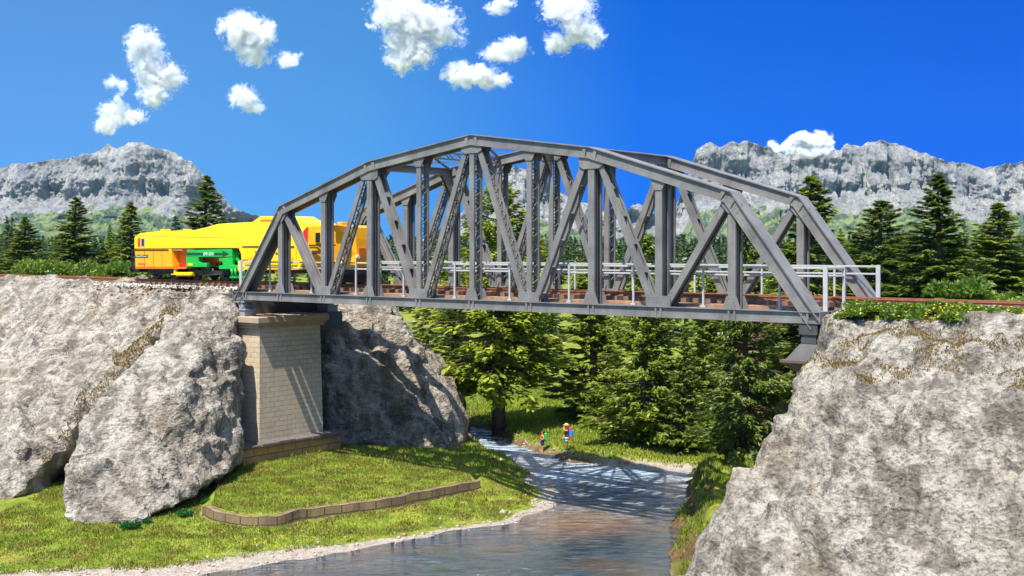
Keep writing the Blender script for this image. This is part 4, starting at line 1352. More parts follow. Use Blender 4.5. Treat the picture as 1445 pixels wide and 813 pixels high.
# ------------------------------------------------------------------ grass
def build_grass():
    r = np.random.default_rng(4)
    def blades(x, y, z, hmin, hmax, w):
        n = len(x)
        az = r.uniform(0, 2*np.pi, n); hh = r.uniform(hmin, hmax, n); ln = r.uniform(.1, .75, n)*hh; la = r.uniform(0, 2*np.pi, n)
        dx, dy = np.cos(az)*w*.5, np.sin(az)*w*.5
        V = np.empty((n, 3, 3), np.float32)
        V[:, 0] = np.stack([x-dx, y-dy, z-.02], -1); V[:, 1] = np.stack([x+dx, y+dy, z-.02], -1)
        V[:, 2] = np.stack([x+np.cos(la)*ln, y+np.sin(la)*ln, z+hh], -1)
        return V
    def field(x0, x1, y0, y1, n, fn, clump=1.2):
        x = r.uniform(x0, x1, n); y = r.uniform(y0, y1, n)
        H, sd, pm, pd = terrain(x[:, None], y[:, None]); H = H[:, 0]; sd = sd[:, 0]; pm = pm[:, 0]; pd = pd[:, 0]
        k = fn(x, y, H, sd, pm, pd)
        return x[k], y[k], H[k]
    def near_ok(x, y, H, sd, pm, pd):
        nz = np.array([mnoise.noise((a*.9, b*.9, 1.0)) + .6*mnoise.noise((a*.25, b*.25, 4.0)) for a, b in zip(x, y)])
        edge = sd + nz*.8
        return (edge > 1.35) & (pm < .02) & ((pd < -.55) | (pd > .1)) & (r.uniform(-.75, .45, len(x)) < nz)
    x, y, H = field(-26, 3, 47, 82, 330000, near_ok)
    V = [blades(x, y, H, .03, .13, .06)]
    def tuft_ok(x, y, H, sd, pm, pd):
        nz = np.array([mnoise.noise((a*1.6, b*1.6, 6.0)) + .5*mnoise.noise((a*.4, b*.4, 2.0)) for a, b in zip(x, y)])
        return (sd > 1.5) & (pm < .02) & (nz > .42) & ((pd < -.45) | (pd > .05))
    x, y, H = field(-26, 3, 47, 82, 70000, tuft_ok)
    V.append(blades(x, y, H, .10, .34, .08))
    def far_ok(x, y, H, sd, pm, pd): return (sd > .7) & (pm < .02)
    x, y, H = field(-8, 16, 72, 112, 60000, far_ok)
    V.append(blades(x, y, H, .08, .28, .09))
    x, y, H = field(6, 16, 44, 76, 60000, lambda x, y, H, sd, pm, pd: (sd > .35) & (sd < 9) & (pm < .02) & (np.array([mnoise.noise((a*.8, b*.8, 2.0)) for a, b in zip(x, y)]) > -.12 - .1*(sd > 1.2)))
    V.append(blades(x, y, H, .08, .30, .09))
    V = np.concatenate(V)
    me = np_mesh("meadow_grass", V.reshape(-1, 3), np.arange(len(V)*3).reshape(-1, 3))
    o = link_mesh("meadow_grass", me, M["grass"]); tag(o, "short sunlit green grass on the river banks", "grass", kind="stuff")
    # ochre dry grass: on the wall's edge, on the ledges of the rocks and along the track
    def dry_ok(x, y, H, sd, pm, pd):
        nz = np.array([mnoise.noise((a*.7, b*.7, 9.0)) for a, b in zip(x, y)])
        return (sd > 1.2) & (pm < .02) & (nz > .05) & ((pd < -.5) | (pd > .1))
    x, y, H = field(-26, 3, 47, 82, 130000, dry_ok)
    V = [blades(x, y, H, .03, .15, .07)]
    # on top of the rocks: shoot downwards onto them
    from mathutils.bvhtree import BVHTree
    for ob, (x0, x1, y0, y1), n, zmin, zmax in ((rrock, (10, 24, 42, 53), 70000, 8.9, 11.4), (cliff, (-40, -17, 60, 100), 60000, 2.5, 12.5), (boulder, (-30, -16, 60, 80), 9000, 9.5, 12.5)):
        bv = BVHTree.FromObject(ob, bpy.context.evaluated_depsgraph_get())
        pts = []
        for i in range(n):
            a, b = r.uniform(x0, x1), r.uniform(y0, y1)
            hit, nn, _, _ = bv.ray_cast(Vector((a, b, 60)) - ob.location, Vector((0, 0, -1)))
            if hit is None: continue
            q = hit + ob.location
            if nn.z > .55 and zmin < q.z < zmax and mnoise.noise((a*.7, b*.7, 3.3)) + .5*mnoise.noise((a*2.3, b*2.3, 7.3)) > (-.12 if ob is rrock and 9.4 < q.z < 10.9 else .16): pts.append(q)
        if pts:
            a = np.array([tuple(p) for p in pts])
            V.append(blades(a[:, 0], a[:, 1], a[:, 2], .02, .11, .07))
    bvb = BVHTree.FromObject(boulder, bpy.context.evaluated_depsgraph_get()); bvc = BVHTree.FromObject(cliff, bpy.context.evaluated_depsgraph_get())
    pts = []
    for i in range(60000):
        a, b = r.uniform(-30, -16), r.uniform(62, 84)
        hit, nn, _, _ = bvc.ray_cast(Vector((a, b, 60)) - cliff.location, Vector((0, 0, -1)))
        if hit is None or nn.z < .15: continue
        q = hit + cliff.location
        near = bvb.find_nearest(q - boulder.location, 2.6)
        if near[0] is not None and near[3] < 1.35 + .8*mnoise.noise((a*.6, b*.6, 1.7)): pts.append(q)
    if pts:
        a = np.array([tuple(p) for p in pts]); V.append(blades(a[:, 0], a[:, 1], a[:, 2], .05, .20, .09))
    V = np.concatenate(V)
    me = np_mesh("dry_grass", V.reshape(-1, 3), np.arange(len(V)*3).reshape(-1, 3))
    o = link_mesh("dry_grass", me, M["dry"]); tag(o, "dry ochre grass on rock ledges and worn patches of the bank", "grass", kind="stuff")
build_grass()
def build_pebbles():
    r = random.Random(15); nr = np.random.default_rng(8); V = []; F = []
    n = 26000
    x = nr.uniform(-24, 6, n); y = nr.uniform(46, 92, n)
    H, sd, pm, pd = terrain(x[:, None], y[:, None]); H = H[:, 0]; sd = sd[:, 0]
    for a, b_, h, s in zip(x, y, H, sd):
        if not (-.5 < s < 2.3) or r.random() > math.exp(-max(0, s)*.9): continue
        k = .03 + .10*r.random()**4 + (.16*r.random() if r.random() < .006 else 0)
        b = len(V)
        for dx, dy, dz in ((1,0,0),(0,1,0),(-1,0,0),(0,-1,0),(0,0,.7),(0,0,-.6)):
            q = k*r.uniform(.7, 1.4); V.append((a+dx*q, b_+dy*q, h+.01+dz*q))
        for f in ((0,1,4),(1,2,4),(2,3,4),(3,0,4),(1,0,5),(2,1,5),(3,2,5),(0,3,5)): F.append([b+i for i in f])
    me = np_mesh("shore_gravel", V, F)
    tag(link_mesh("shore_gravel", me, paint("shore_pebbles", (.40, .33, .26), .9, .45, 3, .4, .3)), "pale gravel along the river's edge", "gravel", kind="stuff")
build_pebbles()

# ------------------------------------------------------------------ train
VN = TRW/2 - 1.5        # side of the train that faces the camera
VF = TRW/2 + 1.5
def tpx(px, py, v=VN):
    """Bridge coordinates (u, z) of a picture position on the plane v of the train."""
    q = (px - 722.5)/FP
    bx, by = N0.x + NV.x*v, N0.y + NV.y*v
    u = (q*by - bx)/(D.x - q*D.y)
    Y = by + D.y*u
    return u, CAMZ - (py-350)/FP*Y
def text_mesh(body, size, ext=.004):
    cu = bpy.data.curves.new("t", "FONT"); cu.body = body; cu.size = size; cu.extrude = ext
    cu.align_x = 'CENTER'; cu.align_y = 'CENTER'
    o = bpy.data.objects.new("t", cu); COL.objects.link(o)
    me = bpy.data.meshes.new_from_object(o.evaluated_get(bpy.context.evaluated_depsgraph_get()))
    bpy.data.objects.remove(o); return me
def build_train():
    uc, _ = tpx(340, 380)
    b = Vector((uc, TRW/2, RAILZ))
    root = empty("track_machine", W(uc, TRW/2, RAILZ), ANG)
    tag(root, "long yellow rail tamping machine with green tool unit at the left bridge end", "rail vehicle")
    TOP = tpx(300, 332)[1]
    UN0, UN1 = tpx(474, 340)[0], tpx(488, 340)[0]
    def side(poly, mat, name, v0=VN, v1=VF, parent=root, taper=0.0, bevel=.03, nose=False):
        mb = MB()
        pts = [tpx(*p, VN) for p in poly]
        def fa(p, v, sg):
            k = max(0.0, (p[1]-TOP)/1.1)
            w = .95*min(1, max(0, (p[0]-UN0)/(UN1-UN0))) if nose else 0.0
            return (p[0], v + sg*(taper*min(1.4, k**1.2) + w), p[1])
        mb.prism(pts, lambda p: fa(p, v0, 1), lambda p: fa(p, v1, -1))
        return mb.build(name, mat, parent, b, bevel)
    Y_, A_ = M["yellow"], M["amber"]
    body = side([(189.5, 351), (189.5, 336), (191, 332.5), (197, 329), (222, 326.6), (247, 325.6), (272, 324.8), (287, 321), (303, 316), (340, 313.8), (353, 313.2), (418, 313), (427, 314.5), (430, 319.5),
                 (430, 321), (427, 327), (427, 381), (345, 381), (340.5, 371), (340, 359), (336.5, 350.2)], Y_, "body", taper=.42)
    side([(346, 313.4), (357.5, 305), (402, 305), (410, 310), (420, 313.0)], Y_, "roof_housing", VN+.55, VF-.55, bevel=.05)
    side([(357, 312.4), (362, 309.6), (380, 309.6), (380, 312.4)], M["orange"], "roof_hatch", VN+.46, VN+.56, bevel=.0)
    for x0, x1 in ((214, 219), (246, 249), (464, 471)):
        side([(x0, 329 if x0 < 300 else 320), (x0, 323.3 if x0 < 300 else 313.2), (x1, 323.3 if x0 < 300 else 313), (x1, 329 if x0 < 300 else 320)], Y_ if x0 < 300 else A_, "roof_lamp_box", VN+.7, VN+1.3)
    side([(190, 351.4), (241.5, 351.4), (244, 377), (191, 377)], A_, "engine_cabin")
    side([(190, 377), (262, 377), (262, 379.6), (191, 379.6)], M["orange"], "sole_bar", VN+.02, VF-.02, bevel=.01)
    side([(240, 351), (264, 351), (264, 377), (243, 377)], M["orange"], "recess_wall", VN+.55, VF-.55, bevel=0)
    side([(262, 351), (338, 351), (338, 357), (262, 357)], M["orange"], "frame_beam", VN+.9, VF-.9, bevel=0)
    side([(427, 324), (433, 324), (433, 372), (427, 376)], M["red"], "door_recess", VN+.10, VF-.10, bevel=0)
    cab = side([(433, 320.6), (442, 318.8), (460, 318), (474, 317.6), (485.5, 320.5), (487, 338), (488, 360), (487, 371), (485.5, 379), (474, 379), (433, 379)], A_, "cab", taper=.30, nose=True)
    side([(430, 379.4), (486, 379.4), (484, 384), (430, 384)], M["black"], "under_frame", VN+.3, VF-.3, bevel=0)
    side([(345, 381.2), (428, 381.2), (428, 386), (352, 386)], M["black"], "under_frame", VN+.4, VF-.4, bevel=0)
    def plate(poly, mat, name, parent, proud=.012, v=VN):
        return side(poly, mat, name, v-proud, v+.004, parent, bevel=0)
    # cabin details
    plate([(190.2, 351.7), (238, 351.7), (238, 353.6), (190.2, 353.6)], M["badge"], "trim_strip", root, .03)
    plate([(342, 347.4), (415, 347.4), (415, 349.2), (342, 349.2)], M["badge"], "trim_strip", root, .02)
    plate([(189.8, 332.0+.0), (334, 332.0), (334, 332.5), (189.8, 332.5)], A_, "trim_strip", root, .01)
    plate([(195, 336.2), (198, 336.2), (198, 348), (195, 348)], M["red"], "side_marker", root, .02)
    w_ = plate([(199.2, 336), (204.6, 336), (204.6, 348.2), (199.2, 348.2)], M["rail_white"], "window", root, .02)
    plate([(200.1, 337.2), (203.7, 337.2), (203.7, 347), (200.1, 347)], M["glass"], "pane", w_, .028)
    bd = plate([(190.8, 359.6), (209, 359.6), (209, 363.6), (190.8, 363.6)], M["badge"], "name_badge", root, .02)
    plate([(195, 371.0), (206, 371.0), (206, 373.8), (195, 373.8)], M["orange"], "grille", root, .02)
    plate([(244, 372), (254, 372), (254, 376), (244, 376)], M["red"], "red_plate", root, .03, VN+.55)
    plate([(264.5, 371.4), (271, 371.4), (271, 375), (264.5, 375)], Y_, "warning_plate", root, .02, VN+.05)
    def lettering(body, cx, cy, hpx, mat, name, parent, v=VN-.02, wpx=None):
        u, z = tpx(cx, cy); _, z2 = tpx(cx, cy-hpx)
        h = z2-z
        me = text_mesh(body, h*1.35)
        xs = [c.co.x for c in me.vertices]
        sx = 1.0
        if wpx:
            wu = tpx(cx+wpx/2, cy)[0]-tpx(cx-wpx/2, cy)[0]
            sx = wu/(max(xs)-min(xs))
        for c in me.vertices:
            x, y, zz = c.co
            c.co = (u + x*sx - b.x, v - zz - b.y, z + y - b.z)
        me.materials.append(mat)
        return link_mesh(name, me, None, parent)
    lettering("Plasser&Theurer", 199.9, 361.6, 2.4, M["white"], "lettering", bd, VN-.024, 16.5)
    lettering("Stopfexpress", 378.5, 357.2, 5.2, M["ink"], "lettering", body, VN-.006, 38)
    # cab: windows, stripes, lamp, vent
    for poly in ([(445.4, 328.4), (452, 328.2), (452, 342), (445.4, 342)], [(453.6, 328.1), (459.8, 327.9), (459.8, 342), (453.6, 342)], [(475.6, 328.6), (484, 328.2), (483, 337), (480.4, 343), (475.6, 343)]):
        cx = sum(p[0] for p in poly)/len(poly); cy = sum(p[1] for p in poly)/len(poly)
        big = [(cx+(p[0]-cx)*1.16, cy+(p[1]-cy)*1.12) for p in poly]
        mb = MB(); 
        f = side(big, Y_, "window", VN-.015, VN+.12, root, taper=.30, bevel=0, nose=True)
        side(poly, M["glass"], "pane", VN-.03, VN+.10, f, taper=.30, bevel=0, nose=True)
    plate([(436, 345.2), (473.5, 345.2), (473.5, 347.2), (436, 347.2)], M["badge"], "trim_strip", root, .02)
    plate([(437, 353.8), (462, 353.8), (462, 358.2), (437, 358.2)], M["badge"], "name_badge", root, .02)
    lettering("Plasser&Theurer", 449.5, 356.0, 2.4, M["white"], "lettering", root, VN-.026, 23)
    ue = tpx(488, 356)[0]; zg0, zg1 = tpx(487, 362)[1], tpx(487, 350)[1]
    mb = MB(); mb.box((ue-.1, TRW/2-.42, zg0), (ue+.02, TRW/2+.16, zg1)); mb.build("vent_grille", M["orange"], root, b)
    for py in (362.5,):
        u, z = tpx(487.9, py)
        for v in (VN+1.0, VF-1.0):
            mb = MB(); mb.cyl((u-.1, v, z), (u+.08, v, z), .12, n=14)
            mb.build("headlight", M["white"], root, b)
    # end platform and coupler on the left
    mb = MB()
    for px in (184.6, 188.6):
        u, zt_ = tpx(px, 353); _, zb_ = tpx(px, 377)
        for v in (VN+.15, VF-.15): mb.bar((u, v, zb_), (u, v, zt_), .05, .05)
    for py in (356, 363, 370, 376):
        u, z = tpx(186.4, py); mb.box((u-.35, VN+.1, z-.03), (u+.3, VN+.2, z+.03))
    mb.build("end_ladder", M["black"], root, b)
    mb = MB(); u, z = tpx(185, 381)
    mb.box((u-.15, VN+.3, z-.15), (u+.5, VF-.3, z+.22))
    for v in (TRW/2-.85, TRW/2+.85):
        mb.cyl((u-.75, v, z+.05), (u-.1, v, z+.05), .10, n=10); mb.cyl((u-.80, v, z+.05), (u-.74, v, z+.05), .24, n=16)
    mb.build("buffer_beam", M["black"], root, b)
    mb = MB(); u, z = tpx(486, 383)
    mb.box((u-.5, VN+.3, z-.2), (u+.05, VF-.3, z+.2)); mb.box((u-.55, VN+.25, RAILZ+.1), (u-.35, VF-.25, z-.2))
    mb.build("rail_guard", M["black"], root, b)
    # green tamping unit
    GR = M["green"]
    tu = side([(263, 352.2), (276, 352.8), (326.6, 351.4), (327, 362.8), (280, 362.8), (262.2, 362.6)], GR, "tamping_unit", VN+.04, VN+.30, bevel=.03)
    side([(263, 356.4), (286, 357), (286, 360), (263, 360)], M["green_dark"], "arrow_mark", VN+.02, VN+.06, tu, bevel=0)
    side([(302, 357), (314, 357), (313, 353.4), (322.5, 358.4), (313, 363.2-.6), (314, 360), (302, 360)], M["green_dark"], "arrow_mark", VN+.02, VN+.06, tu, bevel=0)
    lettering("09-3X", 294, 358.6, 4.6, M["white"], "lettering", tu, VN+.016, 14.5)
    side([(261.4, 363), (279, 363), (279, 369.5), (281.5, 371), (291, 371), (291, 377), (262, 377)], GR, "lower_frame", VN+.05, VN+.4, tu, bevel=.03)
    side([(308, 365), (316, 364.2), (327, 363), (327, 374), (340, 374.4), (347, 374), (347, 380), (308, 380), (307.6, 375), (313, 374.4), (313, 369), (308, 369)], GR, "tool_carrier", VN+.05, VN+.28, tu, bevel=.03)
    side([(322, 352), (327, 352), (331, 366), (339, 374), (333, 374), (326, 366)], GR, "side_strut", VN+.32, VN+.45, tu, bevel=.02)
    for px in (325.0, 330.0, 336.0, 342.0):
        u, z0 = tpx(px, 380); _, z1 = tpx(px, 390.5)
        for v in (VN+.16, VN+.75):
            mb = MB()
            mb.tube([(u, v, z0), (u+.02, v, (z0+z1)/2), (u, v, z1)], [.15, .10, .08], 8)
            mb.box((u-.16, v-.06, z1-.1), (u+.16, v+.06, z1+.05))
            mb.build("tamping_tine", GR, tu, b)
    side([(280, 362.8), (308, 362.8), (308, 370), (291, 371), (281, 370.5)], M["orange"], "inner_panel", VN+.85, VN+.95, root, bevel=0)
    side([(296, 362), (312, 362), (316, 379), (292, 379)], M["black"], "dark_gap_block", VN+1.0, VF-.6, root, bevel=.03)  # black block put in so the gap behind the unit looks dark
    side([(327, 353), (338, 353), (339, 373), (332, 366)], M["black"], "dark_gap_block", VN+.55, VF-.4, root, bevel=0)  # another black block, darkening the gap beside the strut
    side([(245.5, 384.2), (268.5, 384.2), (268.5, 389.8), (246, 389.8)], Y_, "cylinder_tank", VN+.05, VN+.5, root, bevel=.08)
    side([(243, 379), (246, 379), (246.5, 388), (239.5, 388), (239.5, 386.5), (243.4, 386.5)], Y_, "step", VN+.1, VN+.3, root, bevel=.01)
    side([(335.6, 369), (343, 369), (343, 383.5), (335.6, 383.5)], Y_, "hanging_bracket", VN-.02, VN+.3, root, bevel=.05)
    side([(354, 381), (364, 381), (364, 387), (356, 387)], A_, "tool_box", VN+.1, VN+.5, root, bevel=.04)
    side([(385, 381), (396, 381), (396, 386.5), (386, 386.5)], A_, "tool_box", VN+.1, VN+.5, root, bevel=.04)
    side([(342.6, 366.4), (350, 366.4), (350, 369.2), (342.6, 369.2)], M["red"], "red_plate", VN-.03, VN, root, bevel=0)
    for x0, x1, y0 in ((246, 258, 353), (346, 420, 370)):
        mb = MB(); ua, z = tpx(x0, y0); ub, _ = tpx(x1, y0)
        mb.tube([(ua, VN-.0, z), (ua, VN-.10, z), (ub, VN-.10, z), (ub, VN-.0, z)], .025, 6)
        mb.build("handrail", M["rail_white"], root, b)
    for px in (203.5, 216, 228.5):
        plate([(px, 354), (px+.5, 354), (px+.5, 376.6), (px, 376.6)], M["badge"], "panel_seam", root, .006)
    for px in (349, 372, 398, 418):
        plate([(px, 350), (px+.5, 350), (px+.5, 380), (px, 380)], A_, "panel_seam", root, .006)
    for x0, x1 in ((349, 358), (402, 414)):
        plate([(x0+2, 363), (x1, 363), (x1, 372), (x0+2, 372)], A_, "service_hatch", root, .015)
    for c0, c1 in ((205, 240), (261, 312), (436, 474)):
        ua, ub = tpx(c0, 390)[0], tpx(c1, 390)[0]
        r_ = .43
        bg = MB()
        for s in (-1, 1):
            v = TRW/2 + s*1.02
            bg.box((ua-.25, v-.08, RAILZ+.42), (ub+.25, v+.08, RAILZ+.70))
            for uu in (ua+.35, ub-.35):
                bg.box((uu-.17, v-.13, RAILZ+.28), (uu+.17, v+.13, RAILZ+.62))
            um = (ua+ub)/2
            bg.box((um-.3, v-.12, RAILZ+.62), (um+.3, v+.12, RAILZ+.95))
            for dx in (-.5, .5):
                bg.cyl((um+dx, v, RAILZ+.45), (um+dx, v, RAILZ+.85), .11, n=8)
            bg.tube([(ua-.1, v*1.0-.1*s*0+s*.14, RAILZ+.5), (um, v+s*.14, RAILZ+.36), (ub+.1, v+s*.14, RAILZ+.5)], .04, 6)
        bg.box(((ua+ub)/2-.4, TRW/2-1.0, RAILZ+.5), ((ua+ub)/2+.4, TRW/2+1.0, RAILZ+.9))
        bo = bg.build("bogie", M["black"], root, b)
        for uu in (ua+.35, ub-.35):
            for s in (-1, 1):
                mb = MB(); v = TRW/2 + s*.75
                mb.cyl((uu, v-.07, RAILZ+r_), (uu, v+.07, RAILZ+r_), r_, n=24)
                mb.cyl((uu, v-s*.11, RAILZ+r_), (uu, v-s*.06, RAILZ+r_), r_+.04, n=24)
                mb.cyl((uu, v+s*.07, RAILZ+r_), (uu, v+s*.12, RAILZ+r_), .16, n=12)
                mb.build("wheel", M["black"], bo, b)
build_train()

# ------------------------------------------------------------------ hikers
SKIN_COLS = {}
def skinmat(name, c):
    m, nt, out = newmat(name); g = G(nt)
    f = g.noise(g.coord("Object"), 12, 3)
    b_ = g.pbr(out, g.mix(f, c, tuple(min(1, x*1.15) for x in c)), .5)
    return m
M["skin"] = skinmat("tanned_skin", (.66, .27, .10))
M["hair"] = skinmat("brown_hair", (.10, .04, .015))
M["straw"] = skinmat("straw_hat", (.62, .48, .22))
def skin_body(name, joints, edges, mat, parent, sub=2):
    me = bpy.data.meshes.new(name)
    me.from_pydata([j[0] for j in joints], edges, [])
    o = bpy.data.objects.new("tmp", me); COL.objects.link(o)
    sk = o.modifiers.new("Skin", 'SKIN'); sk.use_smooth_shade = True
    if not me.skin_vertices: 
        raise RuntimeError("no skin layer")
    for i, j in enumerate(joints):
        r = j[1]
        me.skin_vertices[0].data[i].radius = r if isinstance(r, tuple) else (r, r)
    me.skin_vertices[0].data[0].use_root = True
    ss = o.modifiers.new("Sub", 'SUBSURF'); ss.levels = sub; ss.render_levels = sub
    out = bpy.data.meshes.new_from_object(o.evaluated_get(bpy.context.evaluated_depsgraph_get()))
    bpy.data.objects.remove(o)
    out.name = name
    return link_mesh(name, out, mat, parent)
def hand(J, E, wrist, pos, d, side, up):
    """Palm and five bent fingers; d = pointing direction, side = thumb side."""
    d, side = Vector(d).normalized(), Vector(side).normalized()
    nrm = d.cross(side).normalized()
    J.append((tuple(pos + d*.05), (.032, .022))); palm = len(J)-1; E.append((wrist, palm))
    for k, (off, L) in enumerate(((.030, .072), (.010, .080), (-.010, .074), (-.028, .058))):
        p = pos + d*.095 + side*off
        J.append((tuple(p), .010)); a = len(J)-1; E.append((palm, a))
        J.append((tuple(p + d*L*.5 + nrm*.012), .009)); E.append((a, a+1))
        J.append((tuple(p + d*L*.85 + nrm*.036), .007)); E.append((a+1, a+2))
    p = pos + d*.045 + side*.042
    J.append((tuple(p), .012)); a = len(J)-1; E.append((palm, a))
    J.append((tuple(p + d*.035 + side*.022), .010)); E.append((a, a+1))
    J.append((tuple(p + d*.062 + side*.026 + nrm*.01), .008)); E.append((a+1, a+2))
def shell(name, rings, mat, parent, n=18):
    """Garment: closed tube through elliptical rings (centre, rx, ry)."""
    mb = MB(); vs = []; fs = []
    for c, rx, ry in rings:
        for k in range(n):
            t = 2*math.pi*k/n; vs.append((c[0]+math.cos(t)*rx, c[1]+math.sin(t)*ry, c[2]))
    for i in range(len(rings)-1):
        for k in range(n): fs.append((i*n+k, i*n+(k+1) % n, (i+1)*n+(k+1) % n, (i+1)*n+k))
    mb.add(vs, fs, True)
    fs2 = [tuple(range(n))[::-1], tuple(range((len(rings)-1)*n, len(rings)*n))]
    for f in fs2: mb.f.append(list(f)); mb.sm.append(False)
    return mb.build(name, mat, parent)
def ell(mb, c, r, n=14, m=8, rot=None):
    vs = []; fs = []
    for i in range(m+1):
        ph = math.pi*i/m
        for k in range(n):
            t = 2*math.pi*k/n
            p = Vector((math.sin(ph)*math.cos(t)*r[0], math.sin(ph)*math.sin(t)*r[1], math.cos(ph)*r[2]))
            if rot is not None: p = rot @ p
            vs.append(Vector(c)+p)
    for i in range(m):
        for k in range(n): fs.append((i*n+k, i*n+(k+1) % n, (i+1)*n+(k+1) % n, (i+1)*n+k))
    mb.add(vs, fs, True)
def hiker(label, loc, rz, scale, arm_up, cols, hat):
    """Stands facing local -X."""
    root = empty("person", loc, rz); root.scale = (scale,)*3
    tag(root, label, "person")
    J = []; E = []
    def j(x, y, z, r, pa=None):
        J.append(((x, y, z), r)); i = len(J)-1
        if pa is not None: E.append((pa, i))
        return i
    pel = j(0, 0, .93, (.12, .15)); wa = j(-.005, 0, 1.10, (.10, .13), pel); ch = j(.0, 0, 1.30, (.115, .16), wa)
    nk0 = j(.005, 0, 1.44, .07, ch); nk = j(-.005, 0, 1.50, .052, nk0); hd0 = j(-.02, 0, 1.58, (.082, .072), nk); hd = j(-.02, 0, 1.67, (.095, .078), hd0); j(-.01, 0, 1.74, (.06, .055), hd)
    for s in (-1, 1):
        hp = j(-.0, s*.09, .88, .092, pel)
        fx = -.03 if s < 0 else .05
        kn = j(fx*.6-.02, s*.10, .50, .058, hp); cf = j(fx+.012, s*.10, .34, .056, kn); an = j(fx+.01, s*.105, .09, .036, cf)
        j(fx-.02, s*.107, .045, .038, an); j(fx-.13, s*.115, .035, .030, len(J)-1)
        sh = j(.0, s*.19, 1.40, .058, ch)
        if arm_up and s < 0:
            el = j(-.20, s*.27, 1.42, .042, sh); wr = j(-.19, s*.13, 1.62, .030, el)
            hand(J, E, wr, Vector((-.19, s*.13, 1.62)), (.35, .55, .55), (.3, .2, -.8), 1)
        elif arm_up:
            el = j(.03, s*.27, 1.15, .044, sh); wr = j(-.12, s*.20, 1.02, .030, el)
            hand(J, E, wr, Vector((-.12, s*.20, 1.02)), (-.5, -.6, -.4), (-.3, .2, .8), 1)
        else:
            el = j(.06, s*.26, 1.15, .044, sh); wr = j(-.13, s*.22, 1.12, .030, el)
            hand(J, E, wr, Vector((-.13, s*.22, 1.12)), (-.6, -.5*s, .35), (-.2, 0, 1), 1)
    body = skin_body("body", J, E, M["skin"], root)
    # face
    mb = MB(); ell(mb, (-.118, 0, 1.615), (.016, .014, .024), 8, 6); mb.build("nose", M["skin"], root)
    for s in (-1, 1):
        mb = MB(); ell(mb, (-.104, s*.030, 1.645), (.010, .013, .009), 8, 6); mb.build("eye", M["ink"], root)
        mb = MB(); ell(mb, (-.01, s*.082, 1.63), (.022, .012, .032), 8, 6); mb.build("ear", M["skin"], root)
    mb = MB(); ell(mb, (-.104, 0, 1.572), (.008, .024, .007), 8, 6); mb.build("mouth", M["red"], root)
    mb = MB(); ell(mb, (.012, 0, 1.69), (.112, .096, .090), 14, 8)
    if not hat: ell(mb, (.12, 0, 1.70), (.055, .055, .055), 10, 6)
    else: ell(mb, (.07, 0, 1.58), (.06, .075, .09), 10, 6)
    mb.build("hair", M["hair"] if not hat else M["straw"], root)
    if hat:
        mb = MB(); mb.cyl((-.02, 0, 1.735), (-.02, 0, 1.75), .20, n=20); mb.cyl((-.01, 0, 1.75), (-.005, 0, 1.84), .115, .10, n=18)
        mb.build("hat", M["straw"], root)
    # clothing
    shell("top", [((0, 0, .96), .135, .175), ((-.002, 0, 1.08), .128, .155), ((.0, 0, 1.26), .14, .185), ((.0, 0, 1.36), .135, .20), ((.002, 0, 1.43), .10, .15), ((.0, 0, 1.475), .07, .08)], cols[0], root)
    sh_ = shell("shorts", [((0, 0, .80), .145, .19), ((0, 0, .90), .145, .19), ((0, 0, .985), .138, .178)], cols[1], root)
    for s in (-1, 1):
        shell("shorts_leg", [((-.01, s*.098, .64), .098, .088), ((-.005, s*.096, .74), .108, .092), ((0, s*.09, .82), .115, .095)], cols[1], sh_)
        fx = -.03 if s < 0 else .05
        mb = MB(); ell(mb, (fx-.055, s*.112, .04), (.145, .052, .046), 12, 6); ell(mb, (fx+.01, s*.105, .09), (.055, .050, .055), 10, 6)
        mb.build("shoe", cols[2], root)
    return root
def backpack(label, loc, rz, scale, c_main, c_lid, c_base):
    root = empty("backpack", loc, rz); root.scale = (scale,)*3
    tag(root, label, "backpack")
    mb = MB(); mb.box((.15, -.17, 1.02), (.38, .17, 1.46)); mb.build("sack", c_main, root, (0, 0, .98), .05)
    mb = MB(); ell(mb, (.265, 0, 1.50), (.14, .18, .10), 14, 8); mb.build("lid", c_lid, root, (0, 0, .98))
    mb = MB(); mb.cyl((.27, -.24, .985), (.27, .24, .985), .085, n=16); mb.build("bedroll", c_base, root, (0, 0, .98))
    mb = MB(); mb.box((.382, -.12, 1.08), (.45, .12, 1.30)); mb.build("pocket", c_main, root, (0, 0, .98), .03)
    for s in (-1, 1):
        mb = MB(); mb.tube([(.16, s*.10, 1.42), (.06, s*.115, 1.475), (-.07, s*.125, 1.44), (-.15, s*.125, 1.30), (-.10, s*.16, 1.12), (.15, s*.15, 1.06)], .018, 6)
        mb.build("strap", c_base, root, (0, 0, .98))
